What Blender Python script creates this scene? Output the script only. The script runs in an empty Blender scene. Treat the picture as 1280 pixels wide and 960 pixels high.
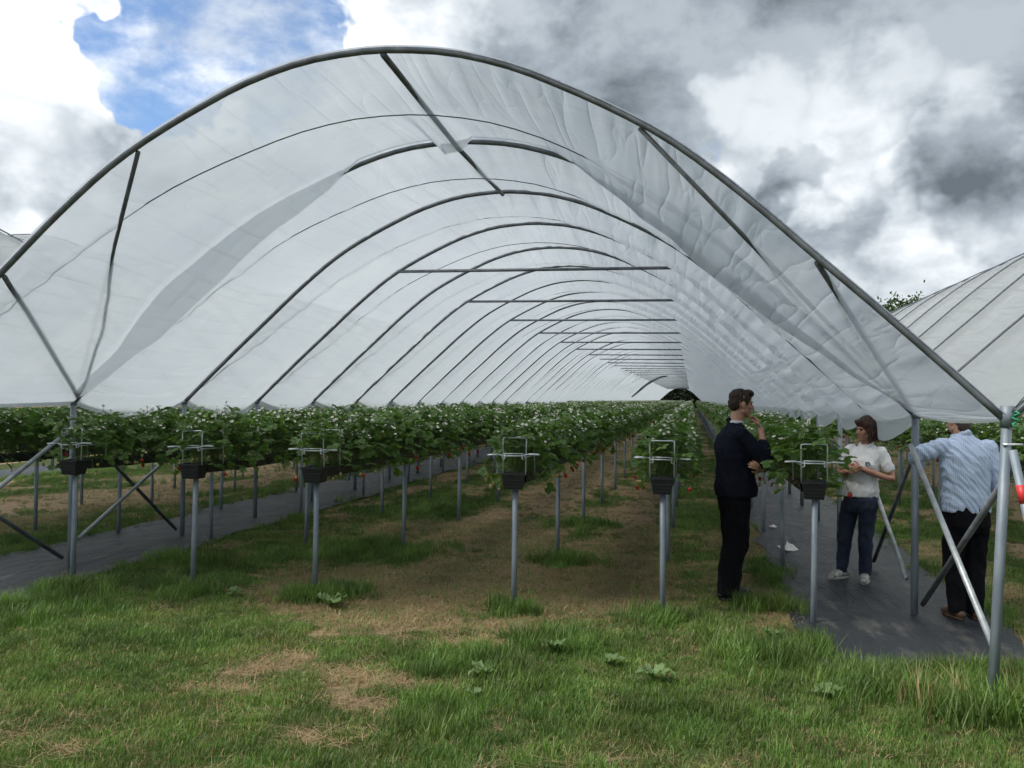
import bpy, bmesh, math, random
import numpy as np
from mathutils import Vector, Matrix, Euler, noise as mnoise

random.seed(7)
rng = np.random.default_rng(7)
sc = bpy.context.scene
col = sc.collection
R = math.radians

# ------------------------------------------------------------------ camera
EYE = Vector((0, 0, 1.70))
YAW, PITCH, ROLL, FPX = R(11.43), R(0.893), R(0.71), 1114.8
f0 = Vector((-math.sin(YAW), math.cos(YAW), 0)); r0 = Vector((math.cos(YAW), math.sin(YAW), 0)); u0 = Vector((0, 0, 1))
fw = f0 * math.cos(PITCH) + u0 * math.sin(PITCH)
up = u0 * math.cos(PITCH) - f0 * math.sin(PITCH)
cx = r0 * math.cos(ROLL) + up * math.sin(ROLL)
cy = up * math.cos(ROLL) - r0 * math.sin(ROLL)
cam = bpy.data.cameras.new('camera'); camo = bpy.data.objects.new('camera', cam); col.objects.link(camo)
M3 = Matrix((cx, cy, -fw)).transposed()
camo.matrix_world = Matrix.Translation(EYE) @ M3.to_4x4()
cam.sensor_width = 36; cam.lens = FPX / 1280 * 36; cam.clip_start = 0.05; cam.clip_end = 4000
sc.camera = camo


def ray(px, py):                       # direction of a photo pixel (1280 x 960)
    return fw + cx * ((px - 640) / FPX) + cy * ((480 - py) / FPX)


def on_ground(px, py, z=0.0):
    d = ray(px, py); return EYE + d * ((z - EYE.z) / d.z)


def on_plane_y(px, py, Y):
    d = ray(px, py); return EYE + d * (Y / d.y)


# ------------------------------------------------------------------ world, sun, exposure
SUN_EL, SUN_AZ = R(50), R(-125)        # azimuth from +Y, negative = to the left of the tunnel axis
world = bpy.data.worlds.new('World'); sc.world = world; world.use_nodes = True
wt = world.node_tree; wt.nodes.clear()


class NT:
    def __init__(s, t): s.t = t
    def n(s, typ, **kw):
        o = s.t.nodes.new(typ)
        for k, v in kw.items():
            if k == 'inp':
                for a, b in v.items():
                    if isinstance(b, bpy.types.NodeSocket): s.t.links.new(b, o.inputs[a])
                    else: o.inputs[a].default_value = b
            else: setattr(o, k, v)
        return o
    def math(s, op, a, b=0.0, c=0.0, clamp=False):
        o = s.t.nodes.new('ShaderNodeMath'); o.operation = op; o.use_clamp = clamp
        for i, v in enumerate((a, b, c)):
            if isinstance(v, bpy.types.NodeSocket): s.t.links.new(v, o.inputs[i])
            else: o.inputs[i].default_value = v
        return o.outputs[0]
    def vmath(s, op, a, b=(0, 0, 0), scale=None):
        o = s.t.nodes.new('ShaderNodeVectorMath'); o.operation = op
        for i, v in enumerate((a, b)):
            if isinstance(v, bpy.types.NodeSocket): s.t.links.new(v, o.inputs[i])
            else: o.inputs[i].default_value = v
        if scale is not None:
            if isinstance(scale, bpy.types.NodeSocket): s.t.links.new(scale, o.inputs['Scale'])
            else: o.inputs['Scale'].default_value = scale
        return o.outputs['Value'] if op in ('DOT_PRODUCT', 'LENGTH') else o.outputs['Vector']
    def step(s, v, lo, hi, smooth=True):
        o = s.t.nodes.new('ShaderNodeMapRange'); o.interpolation_type = 'SMOOTHSTEP' if smooth else 'LINEAR'; o.clamp = True
        s.t.links.new(v, o.inputs['Value']); o.inputs['From Min'].default_value = lo; o.inputs['From Max'].default_value = hi
        return o.outputs['Result']
    def mix(s, f, a, b, blend='MIX'):
        o = s.t.nodes.new('ShaderNodeMix'); o.data_type = 'RGBA'; o.blend_type = blend
        for k, v in ((0, f), (6, a), (7, b)):
            if isinstance(v, bpy.types.NodeSocket): s.t.links.new(v, o.inputs[k])
            else: o.inputs[k].default_value = (tuple(v) + (1,))[:4] if k else v
        return o.outputs[2]
    def noise(s, vec, scale, detail=5, rough=.55, dist=0.0, out='Fac'):
        o = s.t.nodes.new('ShaderNodeTexNoise'); o.inputs['Scale'].default_value = scale
        o.inputs['Detail'].default_value = detail; o.inputs['Roughness'].default_value = rough; o.inputs['Distortion'].default_value = dist
        if vec is not None: s.t.links.new(vec, o.inputs['Vector'])
        return o.outputs[out]


w = NT(wt)
tc = w.n('ShaderNodeTexCoord')
dirv = w.vmath('NORMALIZE', tc.outputs['Generated'])
sky = w.n('ShaderNodeTexSky', sky_type='NISHITA', sun_disc=False, sun_elevation=SUN_EL, sun_rotation=SUN_AZ, air_density=1.0, dust_density=.6, ozone_density=1.5)
# clouds: noise over the sky directions, denser and darker to the right, one open blue gap on the left
warp = w.noise(dirv, 5.0, 2, .5, out='Color')
wv = w.vmath('SUBTRACT', warp, (.5, .5, .5))
warp2 = w.noise(dirv, 17.0, 3, .6, out='Color')
wv2 = w.vmath('SUBTRACT', warp2, (.5, .5, .5))
dw = w.vmath('ADD', w.vmath('ADD', dirv, w.vmath('SCALE', wv, scale=.17)), w.vmath('SCALE', wv2, scale=.15))
dw = w.vmath('NORMALIZE', dw)
dws = w.vmath('NORMALIZE', w.vmath('ADD', w.vmath('ADD', dirv, w.vmath('SCALE', wv, scale=.07)), w.vmath('SCALE', wv2, scale=.10)))
dw2 = w.vmath('ADD', dirv, w.vmath('SCALE', wv, scale=.05))
flat = w.vmath('MULTIPLY', dw2, (1, 1, 1.55))


def blob(px, py, inner, outer, vec=None):     # 1 inside an angular radius (degrees) round a direction of the sky
    d = ray(px, py).normalized()
    dt = w.vmath('DOT_PRODUCT', vec if vec is not None else dw, tuple(d))
    return w.step(dt, math.cos(R(outer)), math.cos(R(inner)))


n2 = w.noise(flat, 4.8, 7, .56, .1)
n3 = w.noise(flat, 16, 4, .6)


def blobs(items, vec=None):
    r_ = None
    for px, py, i_, o_, a_ in items:
        b_ = w.math('MULTIPLY', blob(px, py, i_, o_, vec), a_); r_ = b_ if r_ is None else w.math('MAXIMUM', r_, b_)
    return r_


# the open blue gap, eaten into by the cumulus on its left and lower side
gap = blobs([(250, 0, 3.0, 6.0, 1), (335, 30, 3.0, 6.0, 1), (385, 60, 1.2, 3.2, 1), (215, 85, 2.0, 4.6, 1), (160, 50, 1.6, 3.6, .9), (290, 90, 2, 5, 1), (885, 170, .2, 1.6, .42), (300, -160, 5, 10, 1)])
edge = w.step(w.math('ADD', gap, w.math('MULTIPLY', w.math('SUBTRACT', n3, .5), .9)), .26, .66)
wisp = w.math('MULTIPLY', w.step(w.math('ADD', n2, w.math('MULTIPLY', n3, .4)), .66, .92), .75)
edge = w.math('MULTIPLY', edge, w.math('SUBTRACT', 1.0, wisp))
cover = w.math('SUBTRACT', 1.0, edge, clamp=True)
dark = blobs([(880, 10, 5, 13, 1), (1230, 40, 4, 8.5, .95), (1200, 195, 1.6, 4.0, 1.15), (985, 212, 1.2, 2.8, 1.15), (50, 180, 2.0, 5.5, .9), (150, 205, 1, 4, .6), (680, 60, 3, 9, .75), (1215, 255, 1.0, 3.0, .7), (1040, 285, .6, 3.0, .75), (895, 192, .3, 1.6, .6), (1000, -200, 10, 20, .8), (780, 70, 3, 7, .9)], dws)
lite = blobs([(1010, 255, .5, 1.8, .6), (1120, 205, .5, 2.2, .6), (960, 130, .5, 3.5, .6), (1190, 130, .6, 2.5, .5), (880, 230, .3, 2.2, .5), (1165, 325, .4, 4.0, .62), (1120, 300, .3, 2.5, .45), (915, 128, .4, 2.4, .6), (1040, 165, 1.5, 4.5, .45), (50, 45, 3, 6.0, 1), (110, 20, 1.5, 4, 1), (60, 290, 1.5, 5, .8), (240, 135, 1.2, 3.6, .9), (1085, 115, 1.0, 3.6, .4), (500, 15, 2, 6, .75), (1000, 330, 1, 4, .4), (200, 170, 1, 3, .6), (-120, 60, 5, 10, .9)], dws)
# brightness of the cloud: 0 slate underside, 1 sunlit white
br = w.math('ADD', .19, w.math('MULTIPLY', w.step(w.math('ADD', n2, w.math('MULTIPLY', n3, .25)), .44, .80), .46))
br = w.math('ADD', br, w.math('MULTIPLY', lite, .40))
br = w.math('SUBTRACT', br, w.math('MULTIPLY', dark, .28), clamp=True)
ramp = w.n('ShaderNodeValToRGB', inp={'Fac': br})
e = ramp.color_ramp.elements
e[0].position = 0; e[0].color = (.115, .140, .165, 1)
e[1].position = 1; e[1].color = (1.05, 1.05, 1.05, 1)
for p_, c_ in ((.3, (.31, .355, .40, 1)), (.6, (.6, .645, .685, 1)), (.82, (.87, .895, .915, 1))):
    x_ = e.new(p_); x_.color = c_
skyb = w.mix(1.0, sky.outputs['Color'], (.80, .90, 1.02), 'MULTIPLY')
SKY_STRENGTH = .12
cl_scaled = w.mix(1.0, ramp.outputs['Color'], (.88 / SKY_STRENGTH,) * 3, 'MULTIPLY')
skyc = w.mix(cover, skyb, cl_scaled)
bg = w.n('ShaderNodeBackground', inp={'Color': skyc, 'Strength': SKY_STRENGTH})
world.cycles.sampling_method = 'NONE'
wo = w.n('ShaderNodeOutputWorld'); wt.links.new(bg.outputs[0], wo.inputs['Surface'])

sun = bpy.data.lights.new('sun', 'SUN'); sun.energy = 2.6; sun.angle = R(16); sun.color = (1, .965, .9)
suno = bpy.data.objects.new('sun', sun); col.objects.link(suno)
sd = Vector((math.sin(SUN_AZ) * math.cos(SUN_EL), math.cos(SUN_AZ) * math.cos(SUN_EL), math.sin(SUN_EL)))
suno.rotation_euler = sd.to_track_quat('Z', 'Y').to_euler(); suno.location = (0, -5, 20)

vs = sc.view_settings
vs.view_transform = 'Standard'; vs.look = 'None'; vs.gamma = 1; vs.use_curve_mapping = False; vs.exposure = .6
sc.render.engine = 'CYCLES'
sc.cycles.use_denoising = True
sc.cycles.max_bounces = 6; sc.cycles.transparent_max_bounces = 14; sc.cycles.diffuse_bounces = 3; sc.cycles.transmission_bounces = 4; sc.cycles.use_adaptive_sampling = True; sc.cycles.adaptive_threshold = .03
sc.cycles.sample_clamp_indirect = 4


# ------------------------------------------------------------------ materials
def new_mat(name):
    m = bpy.data.materials.new(name); m.use_nodes = True; m.node_tree.nodes.clear()
    return m, NT(m.node_tree)


def out(nt, sh):
    o = nt.n('ShaderNodeOutputMaterial'); nt.t.links.new(sh, o.inputs['Surface'])


def pbr(name, c1, c2=None, rough=.6, metal=0.0, scale=6.0, bump=0.0, bscale=60.0, detail=5, spec=.5, rand=0.0, stretch=(1, 1, 1), lo=.35, hi=.65, sheen=0.0):
    m, nt = new_mat(name)
    tcn = nt.n('ShaderNodeTexCoord'); v = nt.vmath('MULTIPLY', tcn.outputs['Object'], stretch)
    c2 = c2 or tuple(x * .75 for x in c1)
    fac = nt.step(nt.noise(v, scale, detail), lo, hi)
    c = nt.mix(fac, c1, c2)
    if rand:
        oi = nt.n('ShaderNodeObjectInfo')
        k = nt.math('ADD', nt.math('MULTIPLY', oi.outputs['Random'], 2 * rand), 1 - rand)
        hs = nt.n('ShaderNodeHueSaturation', inp={'Color': c, 'Value': k}); c = hs.outputs[0]
    b = nt.n('ShaderNodeBsdfPrincipled', inp={'Base Color': c, 'Roughness': rough, 'Metallic': metal, 'Specular IOR Level': spec})
    if sheen: b.inputs['Sheen Weight'].default_value = sheen
    if bump:
        bn = nt.n('ShaderNodeBump', inp={'Strength': bump, 'Distance': .01, 'Height': nt.noise(v, bscale, 4)})
        nt.t.links.new(bn.outputs[0], b.inputs['Normal'])
    out(nt, b.outputs[0]); return m


def leafy(name, c1, c2, rough=.45, trans=.35, scale=9.0, rand=.25, hue=.02, patch=0.0):
    m, nt = new_mat(name)
    geo = nt.n('ShaderNodeNewGeometry'); oi = nt.n('ShaderNodeObjectInfo'); tcn = nt.n('ShaderNodeTexCoord')
    isl = geo.outputs['Random Per Island']
    c = nt.mix(isl, c1, c2)
    k = nt.math('ADD', nt.math('MULTIPLY', oi.outputs['Random'], 2 * rand), 1 - rand)
    if patch:      # the sward is lusher in some places and yellower in others
        pn = nt.noise(oi.outputs['Location'], 1.5, 3, .6)
        c = nt.mix(nt.math('MULTIPLY', nt.step(pn, .45, .72), patch), c, (.27, .25, .085)); k = nt.math('MULTIPLY', k, nt.math('ADD', .62, nt.math('MULTIPLY', nt.step(nt.noise(oi.outputs['Location'], 2.3, 3, .6), .3, .7), .62)))
    hh = nt.math('ADD', nt.math('MULTIPLY', nt.noise(tcn.outputs['Object'], scale, 2), hue * 2), .5 - hue)
    c = nt.n('ShaderNodeHueSaturation', inp={'Color': c, 'Value': k, 'Hue': hh}).outputs[0]
    b = nt.n('ShaderNodeBsdfPrincipled', inp={'Base Color': c, 'Roughness': rough, 'Specular IOR Level': .4})
    t = nt.n('ShaderNodeBsdfTranslucent', inp={'Color': nt.mix(1.0, c, (1.1, 1.25, .6), 'MULTIPLY')})
    mx = nt.n('ShaderNodeMixShader', inp={0: trans, 1: b.outputs[0], 2: t.outputs[0]})
    out(nt, mx.outputs[0]); return m


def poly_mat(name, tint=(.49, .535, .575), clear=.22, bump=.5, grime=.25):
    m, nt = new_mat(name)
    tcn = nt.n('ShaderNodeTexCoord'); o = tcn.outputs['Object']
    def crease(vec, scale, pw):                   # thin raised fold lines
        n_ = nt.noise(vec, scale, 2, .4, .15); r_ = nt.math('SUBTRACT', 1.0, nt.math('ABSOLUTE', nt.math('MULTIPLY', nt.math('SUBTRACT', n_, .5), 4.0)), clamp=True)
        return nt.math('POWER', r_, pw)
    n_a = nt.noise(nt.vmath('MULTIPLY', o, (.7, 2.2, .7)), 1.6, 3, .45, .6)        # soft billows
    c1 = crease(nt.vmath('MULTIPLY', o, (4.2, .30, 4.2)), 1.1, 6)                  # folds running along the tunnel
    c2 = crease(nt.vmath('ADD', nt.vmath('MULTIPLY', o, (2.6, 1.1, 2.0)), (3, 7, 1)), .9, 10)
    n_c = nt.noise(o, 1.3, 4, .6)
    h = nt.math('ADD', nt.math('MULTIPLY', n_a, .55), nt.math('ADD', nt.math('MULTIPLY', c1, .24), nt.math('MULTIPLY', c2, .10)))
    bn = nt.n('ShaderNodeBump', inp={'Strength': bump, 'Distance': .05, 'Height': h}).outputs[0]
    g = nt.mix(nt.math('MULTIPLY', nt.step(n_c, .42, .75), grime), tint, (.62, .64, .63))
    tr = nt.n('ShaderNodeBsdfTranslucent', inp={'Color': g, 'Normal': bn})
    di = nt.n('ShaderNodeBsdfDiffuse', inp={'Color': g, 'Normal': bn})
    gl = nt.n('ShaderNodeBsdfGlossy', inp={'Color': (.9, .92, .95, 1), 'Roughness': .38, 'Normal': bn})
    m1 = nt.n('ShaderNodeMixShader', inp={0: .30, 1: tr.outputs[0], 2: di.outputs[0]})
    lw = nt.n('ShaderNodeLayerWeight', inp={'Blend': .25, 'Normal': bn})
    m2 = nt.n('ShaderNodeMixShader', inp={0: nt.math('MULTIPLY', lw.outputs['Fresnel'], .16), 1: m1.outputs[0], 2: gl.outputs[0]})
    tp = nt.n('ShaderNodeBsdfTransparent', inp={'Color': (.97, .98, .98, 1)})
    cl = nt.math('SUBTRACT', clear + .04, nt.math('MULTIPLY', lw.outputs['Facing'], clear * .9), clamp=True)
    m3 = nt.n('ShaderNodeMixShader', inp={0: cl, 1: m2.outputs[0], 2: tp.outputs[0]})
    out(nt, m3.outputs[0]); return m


M = {}
M['steel'] = pbr('galvanised_steel', (.245, .285, .32), (.17, .205, .24), rough=.55, metal=.3, scale=14, stretch=(1, 1, .25), bump=.15, bscale=90, rand=.12)
M['steel_dark'] = pbr('weathered_steel', (.19, .205, .225), (.12, .13, .145), rough=.5, metal=.3, scale=9, rand=.15)
M['steel_bright'] = pbr('bright_tube', (.40, .425, .44), (.28, .31, .33), rough=.45, metal=.35, scale=12)
M['wire'] = pbr('zinc_wire', (.72, .76, .78), (.55, .60, .63), rough=.35, metal=.45, scale=20)
M['plastic_black'] = pbr('black_plastic', (.012, .013, .016), (.02, .02, .022), rough=.42, scale=12, bump=.2, bscale=40)
M['substrate'] = pbr('coir_substrate', (.045, .028, .016), (.02, .013, .008), rough=.95, scale=30, bump=.6, bscale=80)
M['rope'] = pbr('grey_rope', (.14, .16, .18), (.10, .11, .13), rough=.8, scale=40)
M['red_tape'] = pbr('red_tape', (.62, .035, .04), (.5, .03, .03), rough=.45)
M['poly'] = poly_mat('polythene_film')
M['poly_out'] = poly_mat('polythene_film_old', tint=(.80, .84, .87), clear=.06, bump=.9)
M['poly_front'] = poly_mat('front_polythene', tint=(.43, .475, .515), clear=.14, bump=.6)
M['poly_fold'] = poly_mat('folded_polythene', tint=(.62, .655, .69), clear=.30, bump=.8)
M['poly_roll'] = pbr('bunched_polythene', (.16, .18, .20), (.06, .065, .07), rough=.35, scale=5)
M['leaf'] = leafy('strawberry_leaf', (.085, .175, .042), (.18, .275, .085), rand=.22)
M['stem'] = leafy('strawberry_stem', (.10, .17, .045), (.15, .20, .06), rand=.15)
M['petal'] = pbr('white_petal', (.80, .81, .76), (.72, .72, .62), rough=.6, scale=30)
M['pollen'] = pbr('yellow_centre', (.62, .45, .06), (.5, .36, .05), rough=.7)
M['berry_red'] = pbr('ripe_strawberry', (.42, .028, .02), (.30, .018, .012), rough=.3, scale=60, bump=.4, bscale=160)
M['berry_green'] = pbr('unripe_strawberry', (.46, .50, .20), (.55, .38, .16), rough=.4, scale=20, bump=.4, bscale=160)
M['grass'] = leafy('grass_blade', (.095, .195, .032), (.18, .265, .062), rough=.5, trans=.3, rand=.3, hue=.015, patch=.32)
M['grass_dark'] = leafy('lush_grass_blade', (.060, .140, .024), (.12, .20, .042), rough=.45, trans=.3, rand=.25, patch=.2)
M['straw'] = leafy('dry_grass_blade', (.44, .335, .185), (.25, .17, .088), rough=.7, trans=.2, rand=.3)
M['weed'] = leafy('dock_leaf', (.14, .22, .085), (.20, .29, .125), rough=.45, rand=.15)
M['tree_leaf'] = leafy('tree_leaf', (.022, .050, .014), (.055, .095, .025), rough=.5, trans=.3)
M['tree_leaf_shaded'] = leafy('shaded_tree_leaf', (.010, .022, .008), (.022, .040, .014), rough=.6, trans=.15)  # far trees: the shade they stand in is put into a darker leaf colour
M['bark'] = pbr('bark', (.09, .065, .045), (.04, .03, .022), rough=.9, scale=6, stretch=(1, 1, .2), bump=.8, bscale=12)


# ------------------------------------------------------------------ helpers
def tag(o, label=None, cat=None, group=None, kind=None):
    if label: o['label'] = label
    if cat: o['category'] = cat
    if group: o['group'] = group
    if kind: o['kind'] = kind
    return o


def empty(name, loc=(0, 0, 0), rz=0):
    o = bpy.data.objects.new(name, None); col.objects.link(o)
    o.location = loc; o.rotation_euler = (0, 0, rz); o.empty_display_size = .2
    return o


def link(name, me, parent=None, loc=(0, 0, 0), rot=(0, 0, 0)):
    o = bpy.data.objects.new(name, me); col.objects.link(o)
    o.location = loc; o.rotation_euler = rot
    if parent: o.parent = parent
    return o


class MB:
    """collects geometry for ONE mesh"""
    def __init__(s): s.v = []; s.f = []; s.m = []; s.mats = []
    def slot(s, m):
        if m not in s.mats: s.mats.append(m)
        return s.mats.index(m)
    def add(s, verts, faces, m):
        b = len(s.v); k = s.slot(m)
        s.v += [tuple(v) for v in verts]; s.f += [tuple(i + b for i in f) for f in faces]; s.m += [k] * len(faces)
    def tube(s, pts, rad, m, n=8, cap=True):
        pts = [Vector(p) for p in pts]; k = len(pts)
        rads = rad if isinstance(rad, (list, tuple)) else [rad] * k
        verts = []; prev = None
        for i, p in enumerate(pts):
            t = (pts[min(i + 1, k - 1)] - pts[max(i - 1, 0)]).normalized()
            if prev is None: a = t.orthogonal().normalized()
            else:
                a = prev - t * prev.dot(t)
                a = a.normalized() if a.length > 1e-6 else t.orthogonal().normalized()
            prev = a; b = t.cross(a)
            for j in range(n):
                an = 2 * math.pi * j / n
                verts.append(p + (a * math.cos(an) + b * math.sin(an)) * rads[i])
        faces = [(i * n + j, i * n + (j + 1) % n, (i + 1) * n + (j + 1) % n, (i + 1) * n + j) for i in range(k - 1) for j in range(n)]
        if cap: faces += [tuple(range(n))[::-1], tuple((k - 1) * n + j for j in range(n))]
        s.add(verts, faces, m); return s
    def box(s, c, d, m, rot=None, taper=1.0):
        x, y, z = [q / 2 for q in d]; vs_ = []
        for sz in (-1, 1):
            t = taper if sz < 0 else 1.0
            for sx, sy in ((-1, -1), (1, -1), (1, 1), (-1, 1)):
                v = Vector((sx * x * t, sy * y * t, sz * z))
                if rot: v = rot @ v
                vs_.append(v + Vector(c))
        s.add(vs_, [(3, 2, 1, 0), (4, 5, 6, 7), (0, 1, 5, 4), (1, 2, 6, 5), (2, 3, 7, 6), (3, 0, 4, 7)], m); return s
    def mesh(s, name, smooth=True):
        me = bpy.data.meshes.new(name); me.from_pydata(s.v, [], s.f)
        for m in s.mats: me.materials.append(m if not isinstance(m, str) else M[m])
        if len(s.mats) > 1: me.polygons.foreach_set('material_index', s.m)
        if smooth: me.polygons.foreach_set('use_smooth', [True] * len(s.f))
        me.update(); return me
    def build(s, name, parent=None, smooth=True): return link(name, s.mesh(name, smooth), parent)


def bar(name, a, b, rad, m, parent, n=8):
    return MB().tube([a, b], rad, m, n).build(name, parent)


def np_mesh(name, V, F, mat, smooth=True):
    me = bpy.data.meshes.new(name)
    V = np.asarray(V, dtype=np.float32); F = np.asarray(F, dtype=np.int32)
    me.vertices.add(len(V)); me.vertices.foreach_set('co', V.ravel())
    k = F.shape[1]; me.loops.add(F.size); me.loops.foreach_set('vertex_index', F.ravel())
    me.polygons.add(len(F)); me.polygons.foreach_set('loop_start', np.arange(0, F.size, k, dtype=np.int32))
    me.polygons.foreach_set('loop_total', np.full(len(F), k, dtype=np.int32))
    if smooth: me.polygons.foreach_set('use_smooth', np.ones(len(F), dtype=bool))
    me.update(calc_edges=True); me.validate()
    if mat: me.materials.append(M[mat] if isinstance(mat, str) else mat)
    return me


def vnoise(x, y, seed=0):               # smooth value noise, numpy
    x = np.asarray(x, float); y = np.asarray(y, float)
    xi = np.floor(x).astype(np.int64); yi = np.floor(y).astype(np.int64); xf = x - xi; yf = y - yi
    def h(a, b):
        n = (a * 374761393 + b * 668265263 + seed * 982451653) & 0x7fffffff
        n = ((n ^ (n >> 13)) * 1274126177) & 0x7fffffff
        return ((n ^ (n >> 16)) & 0xffff) / 65535.0
    u = xf * xf * (3 - 2 * xf); v = yf * yf * (3 - 2 * yf)
    return (h(xi, yi) * (1 - u) + h(xi + 1, yi) * u) * (1 - v) + (h(xi, yi + 1) * (1 - u) + h(xi + 1, yi + 1) * u) * v


def fbm(x, y, seed=0, oct=4):
    a = .5; s_ = 0; t = 0
    for i in range(oct):
        s_ = s_ + a * vnoise(x * 2 ** i, y * 2 ** i, seed + i * 17); t += a; a *= .5
    return s_ / t


def sstep(v, a, b):
    t = np.clip((v - a) / (b - a), 0, 1); return t * t * (3 - 2 * t)


# ------------------------------------------------------------------ plan of the place (metres)
XL, XR = -5.913, 1.762; XC = (XL + XR) / 2; SPAN = XR - XL
HOOP_Y = [5.55, 7.68, 9.62, 11.42] + [11.42 + 1.864 * i for i in range(1, 83)]      # to about 164 m
END_Y = HOOP_Y[-1]
FOOT_Z = 1.60
ROW_X = [-5.51, -4.305, -3.161, -1.42, -0.225, 0.916]
ROW_Y0, POST_STEP = 7.13, 2.46
TROUGH_LO, TROUGH_HI = .956, 1.085
MATS = [(-6.95, -5.38), (.80, 2.36), (-6.95 - SPAN, -5.38 - SPAN), (.80 + SPAN, 2.36 + SPAN)]
MAT_Y0 = 6.02

_px = np.array([0, .5, .95, 1.5, 1.93, 2.41, 2.82, 3.06, 3.63, 3.8375]); _pz = np.array([3.99, 3.945, 3.815, 3.555, 3.31, 2.92, 2.54, 2.33, 1.80, 1.60])
_d = np.linspace(0, 3.8375, 400); _z = np.interp(_d, _px, _pz)
_k = np.ones(41) / 41; _z = np.convolve(np.concatenate([_z[40:0:-1], _z, _z[-1] + np.arange(1, 41) * (_z[-1] - _z[-2])]), _k, 'same')[40:-40]
_full_x = np.concatenate([-_d[:0:-1], _d]); _full_z = np.concatenate([_z[:0:-1], _z])
_arc = np.concatenate([[0], np.cumsum(np.hypot(np.diff(_full_x), np.diff(_full_z)))]); ARC = _arc[-1]


def prof(u):
    """point and outward normal on the hoop line, u from 0 (left foot) to 1 (right foot)"""
    s_ = np.clip(np.asarray(u, float), 0, 1) * ARC
    x = np.interp(s_, _arc, _full_x); z = np.interp(s_, _arc, _full_z)
    dx = np.interp(s_ + .02, _arc, _full_x) - np.interp(s_ - .02, _arc, _full_x); dz = np.interp(s_ + .02, _arc, _full_z) - np.interp(s_ - .02, _arc, _full_z)
    l = np.hypot(dx, dz); return x, z, -dz / l, dx / l


# ------------------------------------------------------------------ ground
def dryness(x, y):
    """0 = green sward, 1 = bare or straw-covered soil"""
    n = fbm(x * 1.1, y * .55, 3, 5); n2 = fbm(x * 3.1, y * 1.6, 9, 4); n3 = fbm(x * .5, y * .35, 21, 3)
    inside = sstep(y, 6.6, 8.2)
    xm = (x - XC + SPAN / 2) % SPAN + XC - SPAN / 2        # the same strips in every tunnel
    def strip(c, wd, a): return a * np.exp(-((xm - c) / wd) ** 2)
    s_ = np.maximum.reduce([strip(-2.30, .85, .78), strip(-.80, .55, .68), strip(-3.75, .35, .40), strip(-4.9, .35, .36), strip(.45, .30, .30)])
    d_in = s_ * .92 + (n - .5) * 1.6 + (n2 - .5) * .95
    d_out = (n - .53) * 2.0 + (n2 - .5) * 1.0 - .03
    def spot(px, py, rx, ry, a, rot=0.0):
        p = on_ground(px, py); dx = x - p.x; dy = y - p.y
        c, s2 = math.cos(rot), math.sin(rot); u = (dx * c + dy * s2) / rx; v = (-dx * s2 + dy * c) / ry
        return a * np.exp(-(u * u + v * v))
    sp = spot(335, 828, .20, .32, 1.0, -.6) + spot(400, 792, .22, .16, .7) + spot(535, 738, .85, .75, 1.25) + spot(475, 775, .6, .32, 1.1) + spot(590, 800, .3, .14, .6) + spot(505, 850, .36, .13, .95) + spot(470, 880, .2, .12, .8) + spot(720, 735, .6, .5, .6) \
        + spot(290, 860, .3, .1, .6) + spot(240, 790, .3, .08, .5) + spot(90, 935, .2, .08, .6) + spot(380, 922, .2, .1, .6) + spot(890, 955, .4, .12, .7) + spot(660, 850, .25, .1, .4) + spot(860, 845, .2, .12, .45) + spot(600, 905, .25, .08, .5)
    tuft = spot(705, 700, .35, .3, 1.2) + spot(740, 655, .35, .3, .8) + spot(100, 780, 2.2, .5, .5) + spot(1100, 900, 1.2, .4, .6) + spot(700, 800, 1.2, .12, .4) + spot(420, 690, .9, .6, .45) + spot(850, 690, .3, .6, .6)
    return np.clip(d_out * (1 - inside) + d_in * inside + sp * (.55 + n2 * .9) - tuft, 0, 1)


def ground_h(x, y):
    return (fbm(x * .9, y * .9, 31, 3) - .5) * .05 * sstep(8.5 - np.abs(y - 3) * 0, 0, 1) * (y < 40)


gx = np.unique(np.round(np.concatenate([np.linspace(-1500, -30, 24), np.linspace(-30, -9, 60), np.arange(-9, 5.5, .07), np.linspace(5.5, 30, 60), np.linspace(30, 1500, 24)]), 4))
gy = np.unique(np.round(np.concatenate([np.linspace(-600, -4, 14), np.linspace(-4, 3, 50), np.arange(3, 13, .07), np.arange(13, 26, .16), np.linspace(26, 170, 200), np.linspace(170, 2500, 24)]), 4))
GX, GY = np.meshgrid(gx, gy)
GZ = ground_h(GX, GY)
V = np.stack([GX, GY, GZ - .012], -1).reshape(-1, 3); nx, ny = len(gx), len(gy)
ii = (np.arange(ny - 1)[:, None] * nx + np.arange(nx - 1)[None]).ravel()
gm, nt = new_mat('field_soil')
at = nt.n('ShaderNodeAttribute', attribute_name='dry'); tcn = nt.n('ShaderNodeTexCoord'); ob_ = tcn.outputs['Object']
soil = nt.mix(nt.step(nt.noise(ob_, 16, 6, .65), .3, .7), (.33, .235, .145), (.18, .122, .073))
soil = nt.mix(nt.step(nt.noise(nt.vmath('MULTIPLY', ob_, (3, 1, 1)), 40, 4, .6), .52, .72), soil, (.38, .30, .18))
green = nt.mix(nt.step(nt.noise(ob_, 9, 5), .35, .65), (.045, .075, .018), (.075, .075, .028))
gc = nt.mix(nt.step(at.outputs['Fac'], .12, .5), green, soil)
gb = nt.n('ShaderNodeBump', inp={'Strength': .8, 'Distance': .03, 'Height': nt.noise(ob_, 22, 6, .7)})
gp = nt.n('ShaderNodeBsdfPrincipled', inp={'Base Color': gc, 'Roughness': .95, 'Specular IOR Level': .15, 'Normal': gb.outputs[0]})
out(nt, gp.outputs[0])
me = np_mesh('ground', V, np.stack([ii, ii + 1, ii + nx + 1, ii + nx], -1), gm)
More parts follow.
